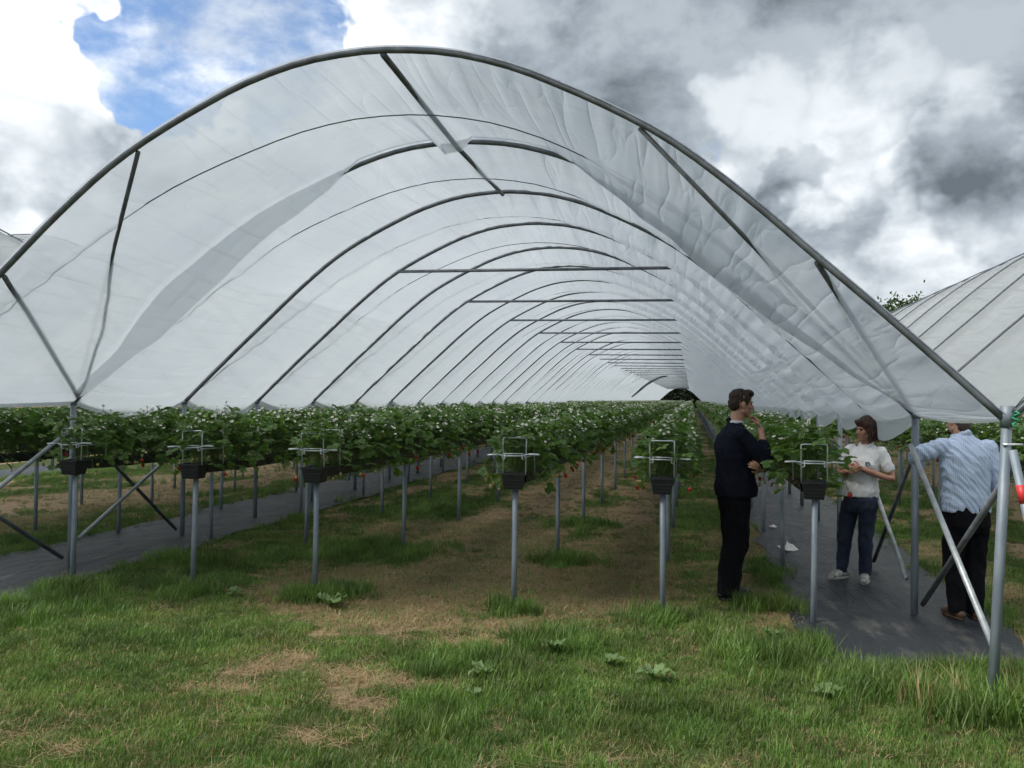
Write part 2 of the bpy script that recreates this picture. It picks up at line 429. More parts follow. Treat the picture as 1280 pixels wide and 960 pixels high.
a_ = me.attributes.new('dry', 'FLOAT', 'POINT'); a_.data.foreach_set('value', dryness(GX, GY).ravel().astype(np.float32))
tag(link('ground', me), kind='structure')

# woven black ground fabric in the aisles under the leg lines
fm, nt = new_mat('woven_ground_fabric')
tcn = nt.n('ShaderNodeTexCoord'); ob_ = tcn.outputs['Object']
wx = nt.n('ShaderNodeTexWave', wave_type='BANDS', bands_direction='X', inp={'Vector': ob_, 'Scale': 5.2, 'Distortion': .3})
dirt = nt.step(nt.noise(nt.vmath('MULTIPLY', ob_, (1, .35, 1)), 5, 6, .65), .50, .72)
fc = nt.mix(nt.math('MULTIPLY', nt.step(wx.outputs['Fac'], .93, 1.0), .25), (.019, .023, .029), (.05, .055, .06))
fc = nt.mix(nt.math('MULTIPLY', dirt, .5), fc, (.15, .14, .12))
hgt = nt.math('ADD', nt.noise(nt.vmath('MULTIPLY', ob_, (1.4, .5, 1)), 3.2, 5, .6, 1.0), nt.math('MULTIPLY', nt.noise(ob_, 150, 2), .10))
fb = nt.n('ShaderNodeBump', inp={'Strength': .85, 'Distance': .06, 'Height': hgt})
fp = nt.n('ShaderNodeBsdfPrincipled', inp={'Base Color': fc, 'Roughness': .5, 'Specular IOR Level': .38, 'Normal': fb.outputs[0]})
out(nt, fp.outputs[0])
for x0, x1 in MATS:
    xs = np.linspace(x0, x1, 24); ys = np.concatenate([np.arange(MAT_Y0, 26, .1), np.linspace(26, END_Y, 120)])
    A, B = np.meshgrid(xs, ys)
    edge = (vnoise(B * 1.7, 0 * B + x0, 5) - .5) * .14
    t_ = (A - x0) / (x1 - x0); A2 = A + edge * (1 - 2 * np.abs(t_ - .5)) * 0 + edge * np.where(t_ < .5, 1 - t_ * 2, 0) + (vnoise(B * 1.3, 0 * B + x1, 8) - .5) * .14 * np.where(t_ > .5, t_ * 2 - 1, 0)
    B2 = B + (B < MAT_Y0 + .05) * (vnoise(A * 3, 0 * A, 2) - .5) * .25
    Z = ground_h(A2, B2) + .010 + .014 * fbm(A2 * 3, B2 * 1.3, 77, 3)
    V = np.stack([A2, B2, Z], -1).reshape(-1, 3); n_ = len(xs)
    ii = (np.arange(len(ys) - 1)[:, None] * n_ + np.arange(n_ - 1)[None]).ravel()
    me = np_mesh('fabric_path', V, np.stack([ii, ii + 1, ii + n_ + 1, ii + n_], -1), fm)
    tag(link('fabric_path', me), kind='structure')


def in_mat(x, y, pad=0.0):
    r = np.zeros_like(x, bool)
    for x0, x1 in MATS: r |= (x > x0 + pad) & (x < x1 - pad) & (y > MAT_Y0 + pad)
    return r


# ------------------------------------------------------------------ scattered stuff by geometry nodes
def scatter(name, pts, rots, scls, idx, sources, label, cat):
    me = bpy.data.meshes.new(name); me.from_pydata([tuple(p) for p in pts], [], [])
    a = me.attributes.new('rot', 'FLOAT_VECTOR', 'POINT'); a.data.foreach_set('vector', np.asarray(rots, np.float32).ravel())
    a = me.attributes.new('scl', 'FLOAT', 'POINT'); a.data.foreach_set('value', np.asarray(scls, np.float32))
    a = me.attributes.new('var', 'INT', 'POINT'); a.data.foreach_set('value', np.asarray(idx, np.int32))
    o = link(name, me)
    c = bpy.data.collections.new(name + '_sources')
    for i, s_ in enumerate(sources): c.objects.link(bpy.data.objects.new('%s_source_%02d' % (name, i), s_))
    g = bpy.data.node_groups.new(name + '_scatter', 'GeometryNodeTree')
    g.interface.new_socket('Geometry', in_out='INPUT', socket_type='NodeSocketGeometry'); g.interface.new_socket('Geometry', in_out='OUTPUT', socket_type='NodeSocketGeometry')
    N = g.nodes; L = g.links
    gi = N.new('NodeGroupInput'); go = N.new('NodeGroupOutput'); ip = N.new('GeometryNodeInstanceOnPoints'); ci = N.new('GeometryNodeCollectionInfo'); mp = N.new('GeometryNodeMeshToPoints')
    ci.inputs['Collection'].default_value = c; ci.inputs['Separate Children'].default_value = True; ci.inputs['Reset Children'].default_value = True
    L.new(gi.outputs[0], mp.inputs['Mesh']); L.new(mp.outputs[0], ip.inputs['Points']); L.new(ci.outputs[0], ip.inputs['Instance']); ip.inputs['Pick Instance'].default_value = True
    for nm, ty, so in (('rot', 'FLOAT_VECTOR', 'Rotation'), ('scl', 'FLOAT', 'Scale'), ('var', 'INT', 'Instance Index')):
        na = N.new('GeometryNodeInputNamedAttribute'); na.data_type = ty; na.inputs['Name'].default_value = nm
        L.new(na.outputs['Attribute'], ip.inputs[so])
    L.new(ip.outputs[0], go.inputs[0])
    md = o.modifiers.new('scatter', 'NODES'); md.node_group = g
    return tag(o, label, cat, kind='stuff')


def blade_clump(nb, h, spread, wd, lean, mats, seed, flat=0.0):
    r = random.Random(seed); mb = MB()
    for i in range(nb):
        a = r.uniform(0, 6.283); d = spread * math.sqrt(r.random()); bx, by = d * math.cos(a), d * math.sin(a)
        la = r.uniform(0, 6.283); ln = lean * r.uniform(.2, 1.2) + flat; hh = h * r.uniform(.45, 1.15); ww = wd * r.uniform(.6, 1.2)
        dx, dy = math.cos(la), math.sin(la); px, py = -dy, dx; vs_ = []
        for k, t in enumerate((0, .4, .75, 1.0)):
            off = hh * ln * t ** 1.7; z = hh * (t - .35 * min(ln, 1.6) * t ** 2.2 * .6) * (1 - .75 * min(flat, 1) * .9)
            cx_, cy_ = bx + dx * off, by + dy * off; w2 = ww * (1, .9, .6, 0)[k] / 2
            if k < 3: vs_ += [(cx_ - px * w2, cy_ - py * w2, z), (cx_ + px * w2, cy_ + py * w2, z)]
            else: vs_.append((cx_, cy_, z))
        mb.add(vs_, [(0, 1, 3, 2), (2, 3, 5, 4), (4, 5, 6)], r.choice(mats))
    return mb.mesh('clump', True)


def sample(xr, yr, dens):
    n = int((xr[1] - xr[0]) * (yr[1] - yr[0]) * dens); return rng.uniform(*xr, n), rng.uniform(*yr, n)


lawn_src = [blade_clump(48, .046, .08, .0040, .7, ['grass', 'grass', 'grass', 'straw'] if i % 3 == 0 else ['grass'], 100 + i) for i in range(5)] \
    + [blade_clump(40, .066, .075, .0044, .8, ['grass_dark', 'grass', 'grass_dark'], 120 + i) for i in range(4)] \
    + [blade_clump(46, .15, .09, .005, .75, ['grass_dark', 'grass'], 140 + i) for i in range(3)]
P, RT, SC, VR = [], [], [], []
for xr, yr, dens in (((-7.5, 4.5), (2.6, 6.2), 420), ((-9, 4.5), (6.2, 10), 330), ((-14, 8), (10, 18), 130), ((-14, 8), (18, 40), 30), ((-20, -7.5), (0, 10), 60), ((4.5, 12), (0, 10), 60), ((-7, 6), (-2, 2.6), 90)):
    x, y = sample(xr, yr, dens); d = dryness(x, y)
    keep = (rng.random(len(x)) < np.clip(1.08 - 1.75 * d + (fbm(x * 7, y * 7, 91, 2) - .5) * .9 * (d > .04), .04, 1)) & ~in_mat(x, y, rng.uniform(-.04, .20, len(x)) * (.4 + vnoise(x * 2.3, y * 2.3, 61)))
    x, y, d = x[keep], y[keep], d[keep]
    lush = fbm(x * .8, y * .8, 55, 3) - .5
    lush = lush - .5 * np.exp(-(((x - .36) / .35) ** 2 + ((y - 7.7) / .4) ** 2))
    inside = sstep(y, 6.4, 7.4)
    near_edge = np.zeros_like(x)
    for x0, x1 in MATS: near_edge = np.maximum(near_edge, np.exp(-(np.minimum(np.abs(x - x0), np.abs(x - x1)) / .2) ** 2) * (y > MAT_Y0 - .4))
    tall = lush * 1.3 + near_edge * .22 + inside * .07 + rng.normal(0, .12, len(x))
    v = np.where(tall > .42, rng.integers(9, 12, len(x)), np.where(tall + inside * .25 > .10, rng.integers(5, 9, len(x)), rng.integers(0, 5, len(x))))
    s_ = rng.uniform(.62, 1.02, len(x)) * (1 - .35 * np.clip(d * 2, 0, 1)) * (1.25 if dens < 100 else 1)
    P.append(np.stack([x, y, ground_h(x, y) - .012], -1)); RT.append(np.stack([rng.normal(0, .12, len(x)), rng.normal(0, .12, len(x)), rng.uniform(0, 6.28, len(x))], -1)); SC.append(s_); VR.append(v)
# thicker tufts where the photograph shows them: at post feet, under the rows, at the fabric's front edge
tufts = [(705, 703, .30, 90), (735, 655, .3, 60), (1120, 858, .55, 160), (1250, 850, .38, 170), (1020, 812, .22, 60), (830, 775, .22, 60), (640, 765, .2, 45), (395, 745, .28, 70), (90, 738, .35, 70), (225, 740, .3, 50), (440, 742, .2, 45), (940, 815, .4, 90), (700, 805, .3, 50), (1215, 830, .28, 90), (250, 700, .4, 70), (960, 760, .25, 60)]
for k_ in range(46):      # rank grass round the foot of the front right leg
    P.append(np.array([[random.uniform(1.35, 2.1), random.uniform(5.15, 5.46), -.012]])); RT.append(np.array([[random.gauss(0, .2), random.gauss(0, .2), random.uniform(0, 6)]])); SC.append(np.array([random.uniform(1.0, 1.7)])); VR.append(np.array([random.randint(9, 11)]))
for px, py, r_, n_ in tufts:
    c = on_ground(px, py); x = rng.normal(c.x, r_ * .55, n_); y = rng.normal(c.y, r_ * .45, n_)
    k = ~in_mat(x, y, .12); x, y = x[k], y[k]; n_ = len(x)
    P.append(np.stack([x, y, 0 * x - .012], -1)); RT.append(np.stack([rng.normal(0, .15, n_), rng.normal(0, .15, n_), rng.uniform(0, 6.28, n_)], -1)); SC.append(rng.uniform(.6, 1.15, n_)); VR.append(rng.integers(9, 12, n_))
scatter('grass', np.concatenate(P), np.concatenate(RT), np.concatenate(SC), np.concatenate(VR), lawn_src, 'uneven green grass over the field in front of and under the tunnel', 'grass')

straw_src = [blade_clump(26, .085, .10, .0042, 1.0, ['straw'], 200 + i, flat=1.0) for i in range(3)] + [blade_clump(24, .05, .09, .004, .9, ['straw', 'straw', 'grass'], 210 + i, flat=.25) for i in range(2)]
P, RT, SC = [], [], []
for xr, yr, dens in (((-7, 4), (2.8, 6.5), 260), ((-9, 3), (6.5, 12), 520), ((-14, 8), (12, 30), 60)):
    x, y = sample(xr, yr, dens); d = dryness(x, y); keep = (rng.random(len(x)) < d * 1.3 + .06) & ~in_mat(x, y); x, y = x[keep], y[keep]
    P.append(np.stack([x, y, ground_h(x, y) - .010], -1)); RT.append(np.stack([0 * x, 0 * x, rng.uniform(0, 6.28, len(x))], -1)); SC.append(rng.uniform(.6, 1.3, len(x)))
P = np.concatenate(P)
scatter('straw_litter', P, np.concatenate(RT), np.concatenate(SC), rng.integers(0, 5, len(P)), straw_src, 'dry straw and dead grass lying on the bare brown patches', 'straw')

tall_src = [blade_clump(22, .42, .07, .005, .55, ['straw', 'straw', 'grass'], 230 + i) for i in range(4)]
c = on_ground(1252, 815); n_ = 22
x = rng.normal(XR + .02, .24, n_); y = rng.normal(5.42, .10, n_)
scatter('tall_dry_grass', np.stack([x, y, 0 * x - .01], -1), np.stack([rng.normal(0, .2, n_), rng.normal(0, .2, n_), rng.uniform(0, 6.28, n_)], -1), rng.uniform(.5, 1.05, n_), rng.integers(0, 4, n_), tall_src, 'tall straw coloured grass round the foot of the front right leg', 'grass')


# ------------------------------------------------------------------ polytunnels
HR = .0225


def hoop_mesh(n=56, sides=8, r=HR):
    x, z, _, _ = prof(np.linspace(0, 1, n))
    return MB().tube([(a, 0, b) for a, b in zip(x, z)], r, 'steel_dark', sides).mesh('hoop')


def cover_sheet(name, ys, nu, nv, mat, parent, seed=0, xc=XC, fine=False, hem_l=.03, hem_r=.06, front_lip=True, scal=1.0, end_damp=0.0, tail=None, kink=.03):
    """film stretched over the hoops: proud on each hoop, sagging a little between them, scalloped hem"""
    rows = []; bay = []
    for i in range(len(ys) - 1):
        k = nv(i) if callable(nv) else nv
        for t in np.linspace(0, 1, k, endpoint=False): rows.append(ys[i] + (ys[i + 1] - ys[i]) * t); bay.append((i, t))
    rows.append(ys[-1]); bay.append((len(ys) - 2, 1.0))
    Yv = np.array(rows); T = np.array([b[1] for b in bay]); BI = np.array([b[0] for b in bay])
    u = np.linspace(-.03, 1.03, nu)
    U, YY = np.meshgrid(u, Yv); TT = np.repeat(T[:, None], nu, 1); BB = np.repeat(BI[:, None], nu, 1)
    x, z, nxx, nz = prof(U)
    sag = np.sin(np.pi * TT); s_ = U * ARC
    side = np.clip(np.abs(U - .5) * 2, 0, 1)
    off = HR + .006 - sag ** .7 * (.075 + .05 * vnoise(U * 3 + 9, BB * 1.0, seed) + .05 * side ** 3)
    damp = 1 - end_damp * sstep(side, .72, .98); off = HR + .006 - (HR + .006 - off) * damp
    if fine:
        # gathers that start at the hoops and run along the tunnel
        g = (vnoise(s_ * 9, BB * 7 + TT * .8, seed + 1) - .5) + .35 * (vnoise(s_ * 17, BB * 5 + TT * .8, seed + 2) - .5)
        g = g * (sstep(TT, .0, .15) if front_lip else 1.0)
        off += g * .034 * (1 - .6 * sag)
        dg = vnoise(s_ * 3.0 + TT * 4, YY * 1.2 - U * 6, seed + 3) - .5; off += dg * .018 * sag
    else:
        off += (vnoise(s_ * 2.2, YY * .45, seed + 1) - .5) * .02 * (.4 + sag)
    if kink: off = off - kink * np.exp(-np.abs(TT - U) / .10) * sstep(np.minimum(TT, 1 - TT), 0, .15)
    lo = np.clip(-U, 0, 1) / .03; hi = np.clip(U - 1, 0, 1) / .03
    drop = lo * (hem_l + scal * .075 * sag * (.6 + .8 * vnoise(BB * 3.3, BB * 0 + 1, seed + 5))) + hi * (hem_r + scal * .085 * sag * (.6 + .8 * vnoise(BB * 2.7, BB * 0 + 4, seed + 6)))
    if tail: q_ = sstep(TT, .30, 1.0); off = off * (1 - q_) + q_ * -tail(U)
    if front_lip: off = np.where(YY == Yv[0], HR - .004, off)
    X = xc + x + nxx * off; Z = z + nz * off - drop
    X += np.where(lo > 0, -.01 * lo, 0) + np.where(hi > 0, .01 * hi, 0)
    if front_lip: YY = YY - (YY == Yv[0]) * .035
    V = np.stack([X, YY, Z], -1).reshape(-1, 3)
    ii = (np.arange(len(Yv) - 1)[:, None] * nu + np.arange(nu - 1)[None]).ravel()
    me = np_mesh(name, V, np.stack([ii, ii + nu, ii + nu + 1, ii + 1], -1), mat)
    return link(name, me, parent)


def rope(parent, ya, yb, flip, xc=XC, rad=.005, sink=.125):
    u = np.linspace(.01, .99, 44); x, z, a, b = prof(u)
    y = ya + (yb - ya) * (u if not flip else 1 - u)
    o_ = HR + .012 - sink * np.sin(np.pi * u) ** .7
    return MB().tube(list(zip(xc + x + a * o_, y, z + b * o_)), rad, 'rope', 4).build('rope', parent)


hoop_me = hoop_mesh(); hoop_far = hoop_mesh(28, 5)
leg_me = MB().tube([(0, 0, -.25), (0, 0, FOOT_Z + .05)], .0285, 'steel', 12).mesh('leg')
leg_far = MB().tube([(0, 0, -.1), (0, 0, FOOT_Z + .05)], .033, 'steel', 6).mesh('leg')

tun = empty('polytunnel', (XC, HOOP_Y[0], 0))
tag(tun, 'long open ended polythene tunnel on galvanised hoops over the strawberry rows in the middle', 'polytunnel', 'polytunnels side by side')
TI = Matrix.Translation((-XC, -HOOP_Y[0], 0))


def adopt(o, parent): o.parent = parent; o.matrix_parent_inverse = Matrix.Translation(-parent.location); return o


def put(o): return adopt(o, tun)


for i, y in enumerate(HOOP_Y):
    put(link('hoop', hoop_me if i < 25 else hoop_far, None, (XC, y, 0)))
    if i < 42:
        for x in (XL, XR):
            ln_ = .045 if i == 0 and x == XR else 0.0        # the front right leg leans outwards
            put(link('leg', leg_me if i < 14 else leg_far, None, (x - ln_ * 1.6, y, 0), (0, ln_, 0)))
mb = MB()
for y in HOOP_Y[42:]:
    for x in (XL, XR): mb.tube([(x, y, -.1), (x, y, FOOT_Z)], .033, 'steel', 4)
tag(put(mb.build('far_legs')), kind='stuff')
for i in range(3, len(HOOP_Y), 2):
    hx = 1.79; zz = float(np.interp(hx, _d, _z)) - .01
    ex = (XC + hx + .10) if i < 12 else XC + hx
    put(bar('crossbar', (XC - hx - .04, HOOP_Y[i], zz), (ex, HOOP_Y[i], zz - .01), .021, 'steel_dark', None, 8 if i < 20 else 5))
    if i > 70: break
for i in range(0, 40): put(rope(None, HOOP_Y[i], HOOP_Y[i + 1], False, rad=.0055))


def hz(dx): return float(np.interp(abs(dx), _d, _z))


H1, H2, H3 = HOOP_Y[:3]
put(MB().tube([(XC + .06, H1, hz(0) - .03), (XC, H2, hz(0) - .045)], .022, 'steel_dark', 8).build('ridge_bar'))
put(MB().tube([(XC, H2, hz(0) - .05), (XC, H3, hz(0) - .03)], .022, 'steel_dark', 8).build('ridge_bar'))
for sgn, xf in ((-1, XL), (1, XR)):
    put(bar('end_brace', (XC + sgn * 1.74, H1 + .02, hz(1.74) - .03), (xf - sgn * .04, H2 - .02, FOOT_Z + .05), .016, 'steel_dark', None))
    put(bar('end_brace', (XC + sgn * 2.80, H1 + .02, hz(2.80) - .03), (xf - sgn * .06, H2 - .05, FOOT_Z + .08), .019, 'steel_dark', None))
# crossed braces between the first legs of both leg lines
for xf, s_ in ((XR, -1), (XL, 1)):
    put(bar('leg_brace', (xf + s_ * .045, H2 - .05, 1.36), (xf + s_ * .05, H1 + .05, .30), .021, 'steel_bright', None))
    put(bar('leg_brace', (xf - s_ * .045, H1 + .05, 1.33), (xf - s_ * .05, H2 - .05, .10), .021, 'steel_dark', None))
    put(bar('leg_brace', (xf + s_ * .045, H3 - .05, 1.12), (xf + s_ * .05, H2 + .05, .28), .019, 'steel_bright', None))
    put(bar('leg_brace', (xf - s_ * .045, H2 + .05, 1.42), (xf - s_ * .05, H3 - .05, .10), .019, 'steel_dark', None))
# outer stay of the front right leg with a band of red tape
a = Vector((XR + .02, H1 - .03, 1.44)); b = Vector((XR + .26, H1 - .22, .0)); d_ = (b - a)
stay = put(bar('stay', a, b, .024, 'steel', None))
put(bar('stay_clip', a + Vector((-.05, 0, .03)), a + Vector((.06, .02, .03)), .007, 'wire', None))
tp = MB().tube([a + d_ * .135, a + d_ * .205], .0255, 'red_tape', 10).build('red_tape', stay)
tp.matrix_parent_inverse = stay.matrix_world.inverted() if False else Matrix.Identity(4)
put(MB().tube([(XR, H1, FOOT_Z - .03), (XR, H1, FOOT_Z + .09)], .037, 'steel', 12).build('leg_collar'))
for i in range(1, 6):
    for x in (XL, XR): put(MB().tube([(x, HOOP_Y[i], FOOT_Z - .02), (x, HOOP_Y[i], FOOT_Z + .075)], .034, 'steel', 10).build('leg_collar'))
pts = [(XR + .03 + .02 * math.sin(i * 1.7), H1 - .045 + .012 * math.cos(i * 2.3), FOOT_Z + .06 - .012 * i) for i in range(9)]
green_cord = pbr('green_twine', (.03, .30, .14), (.02, .22, .10), rough=.8); M['twine'] = green_cord
put(MB().tube(pts, .006, 'twine', 5).build('twine'))
put(MB().tube([(XR + .01, H1 - .03, FOOT_Z + .05), (XR + .06, H1 - .06, FOOT_Z + .13), (XR + .12, H1 - .05, FOOT_Z + .20), (XR + .10, H1 - .04, FOOT_Z + .08), (XR + .04, H1 - .03, FOOT_Z + .02)], .004, 'rope', 4).build('wire_loop'))



def slack(u):
    """how far the front sheet hangs inside the second hoop"""
    d = np.interp(u, [.0, .05, .12, .22, .30, .36, .40, .475, .487, .505, .515, .59, .64, .70, .78, .86, .93, 1.0], [.0, .09, .17, .21, .17, .09, -.03, -.03, .12, .10, -.03, -.03, .07, .20, .24, .20, .12, .0])
    return d + (vnoise(np.asarray(u) * 34, np.asarray(u) * 0, 4) - .5) * .03 * (d > .02)


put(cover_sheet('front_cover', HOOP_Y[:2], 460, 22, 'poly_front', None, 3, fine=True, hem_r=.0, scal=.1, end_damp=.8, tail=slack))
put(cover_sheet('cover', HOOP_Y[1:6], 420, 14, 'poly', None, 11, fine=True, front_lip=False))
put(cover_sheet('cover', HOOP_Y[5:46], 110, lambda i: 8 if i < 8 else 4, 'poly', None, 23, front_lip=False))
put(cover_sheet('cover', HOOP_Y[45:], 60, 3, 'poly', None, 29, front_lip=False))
# the slack rear edge of the front sheet is turned back over the sheet as a hem
n_ = 300; u = np.linspace(.015, .985, n_); x, z, a_, b_ = prof(u); dep = slack(u)
K = 8; Vs = []
for k in range(K + 1):
    t = k / K; Tt = 1 - t * (.02 + .19 * np.clip(dep / .18, 0, 1) * (.65 + .7 * vnoise(u * 11, u * 0 + 2, 15))); q_ = sstep(Tt, .30, 1.0)
    o_ = (HR - .09 * np.sin(np.pi * np.clip(Tt, 0, 1)) ** .7) * (1 - q_) - q_ * dep + .004 + .03 * t + .03 * (vnoise(u * 60, u * 0 + t * 2, 6) - .3) * t
    yy = H1 + (H2 - H1) * Tt - .03
    Vs.append(np.stack([XC + x + a_ * o_, yy, z + b_ * o_], -1))
V = np.concatenate(Vs); ii = (np.arange(K)[:, None] * n_ + np.arange(n_ - 1)[None]).ravel()
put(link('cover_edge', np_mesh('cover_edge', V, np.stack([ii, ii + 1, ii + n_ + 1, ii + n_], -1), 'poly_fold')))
# bunched film tied along the hoop half way down the tunnel
u = np.linspace(.06, .49, 24); x, z, a_, b_ = prof(u)
put(MB().tube([(XC + q - p_ * .10, 82.2, r_ - s_ * .10) for q, r_, p_, s_ in zip(x, z, a_, b_)], [.04 + .10 * math.sin(math.pi * i / 23) ** .4 for i in range(24)], 'poly_roll', 8).build('rolled_cover'))

for sgn, lab in ((-1, 'neighbouring polythene tunnel on the left, its pale ridge showing at the left edge'), (1, 'neighbouring polythene tunnel on the right, its wrinkled pale roof seen from outside')):
    xc = XC + sgn * SPAN; t2 = empty('polytunnel', (xc, HOOP_Y[0], 0)); tag(t2, lab, 'polytunnel', 'polytunnels side by side')
    for i, y in enumerate(HOOP_Y[:60]):
        adopt(link('hoop', hoop_far if i > 8 else hoop_me, None, (xc, y, 0)), t2)
        if i < 30: adopt(link('leg', leg_far, None, (xc + sgn * SPAN / 2, y, 0)), t2)
    for i in range(0, 30): adopt(rope(None, HOOP_Y[i], HOOP_Y[i + 1], False, xc, .006), t2)
    for i in range(1, 30): adopt(rope(None, HOOP_Y[i] + .02, HOOP_Y[i] + .02, False, xc, .011, -.012), t2)
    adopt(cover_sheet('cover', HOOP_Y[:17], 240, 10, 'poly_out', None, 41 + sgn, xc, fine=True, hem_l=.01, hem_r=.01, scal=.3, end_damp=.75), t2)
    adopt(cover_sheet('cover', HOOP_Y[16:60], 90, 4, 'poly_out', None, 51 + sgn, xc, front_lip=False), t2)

# ------------------------------------------------------------------ table-top rows: posts, trough, end bracket
post_me = MB().tube([(0, 0, -.2), (0, 0, TROUGH_LO + .05)], .0235, 'steel', 10).mesh('post')


def trough_mesh(y0, y1):
    mb = MB(); h = TROUGH_HI - TROUGH_LO
    pr = [(-.078, .045), (.078, .045), (.090, h - .012), (.098, h - .012), (.098, h), (.086, h), (.084, h - .03), (-.084, h - .03), (-.086, h), (-.098, h), (-.098, h - .012), (-.090, h - .012)]
    ys = np.concatenate([[.16], np.arange(.5, min(20, y1 - y0), .5), np.linspace(20, y1 - y0, 40)])
    vs_ = []; k = len(pr)
    for j, y in enumerate(ys):
        sgz = -.012 * math.sin(math.pi * ((y / POST_STEP) % 1)) * (j > 0)
        wob = .004 * math.sin(y * 2.3)
        vs_ += [(px + wob * (j > 0), y, pz + sgz) for px, pz in pr]
    fs = [(j * k + i, j * k + (i + 1) % k, (j + 1) * k + (i + 1) % k, (j + 1) * k + i)[::-1] for j in range(len(ys) - 1) for i in range(k)]
    mb.add(vs_, [f for q, f in enumerate(fs) if q % k != 6], 'plastic_black')
    mb.add(vs_, [f for q, f in enumerate(fs) if q % k == 6], 'substrate')
    return mb.mesh('trough', False)


def wire_frame_mesh(wd, z0, z1):
    pts = [(-wd, 0, z0), (-wd * 1.03, 0, z1 - .02), (-wd * 1.0, 0, z1 - .004), (-wd + .015, 0, z1), (wd - .015, 0, z1), (wd, 0, z1 - .004), (wd * 1.03, 0, z1 - .02), (wd, 0, z0)]
    return MB().tube(pts, .0055, 'wire', 6).mesh('wire_frame')


def pot_mesh():
    """square black pot with a rolled rim, filled with substrate, that closes the row end"""
    mb = MB(); h = TROUGH_HI - TROUGH_LO + .004
    prof_ = [(.070, .0), (.084, h * .72), (.087, h * .74), (.090, h - .014), (.099, h - .014), (.099, h), (.088, h), (.086, h - .03)]
    vs_ = [(sx * r_, .075 + sy * r_ * .95, z_) for r_, z_ in prof_ for sx, sy in ((-1, -1), (1, -1), (1, 1), (-1, 1))]
    n = len(prof_); mb.add(vs_, [(3, 2, 1, 0)] + [(i * 4 + j, i * 4 + (j + 1) % 4, (i + 1) * 4 + (j + 1) % 4, (i + 1) * 4 + j) for i in range(n - 1) for j in range(4)], 'plastic_black')
    mb.add(vs_[-4:], [(0, 1, 2, 3)], 'substrate')
    for zz in (.025, .05, .075): mb.box((0, .075 - (.070 + .019 * zz / .09) * .95 - .001, zz), (.13 + .2 * zz, .006, .005), 'plastic_black')
    return mb.mesh('end_pot', False)


pot_me = pot_mesh()
frame_me = wire_frame_mesh(.094, .115, .415)
am = MB()
am.tube([(.085, 0, 0), (.125, 0, .006)], .006, 'wire', 6)
am.tube([(.125, 0, .006), (.14, -.012, .007), (.2, -.013, .004), (.214, -.004, .003), (.214, .006, .003), (.2, .014, .004), (.14, .013, .007), (.125, .002, .006)], .0075, 'wire', 6)
arm_r = am.mesh('arm')
am = MB(); am.v = [(-x, y, z) for x, y, z in [tuple(v.co) for v in arm_r.vertices]]; am.f = [tuple(p.vertices)[::-1] for p in arm_r.polygons]; am.m = [0] * len(am.f); am.mats = ['wire']
arm_l = am.mesh('arm')
rail_me = MB().tube([(-.085, 0, .012), (.085, 0, .012)], .0045, 'wire', 6).tube([(-.098, 0, -.006), (.098, 0, -.006)], .0055, 'wire', 6).tube([(-.072, 0, .012), (-.072, 0, -.03), (-.09, 0, -.034)], .0045, 'wire', 5).tube([(.072, 0, .012), (.072, 0, -.03), (.09, 0, -.034)], .0045, 'wire', 5).mesh('cross_rail')
side_me = MB().tube([(0, 0, 0), (0, .40, .005)], .0045, 'wire', 5).mesh('side_wire')

row_where = ['first row from the left', 'second row from the left', 'third row, left of the bare middle strip', 'fourth row, right of the bare middle strip', 'fifth row, left of the man in dark jacket', 'sixth row, between the two standing visitors']
rows = [(x, ROW_Y0, 'black growing trough on steel posts, ' + w_, True) for x, w_ in zip(ROW_X, row_where)]
rows += [(ROW_X[5] - SPAN, ROW_Y0, 'black growing trough outside the tunnel at the far left edge', True), (ROW_X[4] - SPAN, ROW_Y0, 'black growing trough second out beyond the left tunnel legs', True), (ROW_X[3] - SPAN, ROW_Y0, 'black growing trough third out beyond the left tunnel legs', True),
         (3.42, 8.6, 'black growing trough behind the man in the checked shirt', True), (4.55, 8.6, 'black growing trough second out beyond the right tunnel legs', True), (6.26, 8.6, 'black growing trough third out beyond the right tunnel legs', True)]
ROWLEN = END_Y - 1.0
for ri, (x, y0, lab, br_) in enumerate(rows):
    g = empty('growing_trough', (x, y0, 0)); tag(g, lab, 'growing trough', 'raised strawberry troughs')
    yend = ROWLEN if ri < 6 else 70
    link('trough', trough_mesh(y0, yend), g, (0, -.03, TROUGH_LO))
    link('end_pot', pot_me, g, (0, -.03, TROUGH_LO), (0, 0, random.gauss(0, .05)))
    np_ = int((yend - y0) / POST_STEP)
    for k in range(min(np_, 20)): link('post', post_me, g, ((.008 if ri % 2 else .012) if k == 0 else random.uniform(-.012, .012), k * POST_STEP + (.045 if k == 0 else random.uniform(-.05, .05)), 0), (random.gauss(0, .009), random.gauss(0, .009), 0))
    if np_ > 20:
        mb = MB()
        for k in range(20, np_): mb.tube([(0, k * POST_STEP, -.1), (0, k * POST_STEP, TROUGH_LO)], .0235, 'steel', 4)
        tag(mb.build('far_posts', g), kind='stuff')
    if br_:
        bk = link('bracket', rail_me, g, (0, -.02, 1.235), (random.gauss(0, .02), random.gauss(0, .03), random.gauss(0, .03)))
        for q in range(2):
            link('wire_frame', frame_me, bk, (random.gauss(0, .004), .03 + q * .36, -.275), (random.gauss(0, .03), random.gauss(0, .02), random.gauss(0, .05)))
        link('arm', arm_l, bk); link('arm', arm_r, bk)
        for sx in (-.094, .094): link('side_wire', side_me, bk, (sx, .0, -.02))


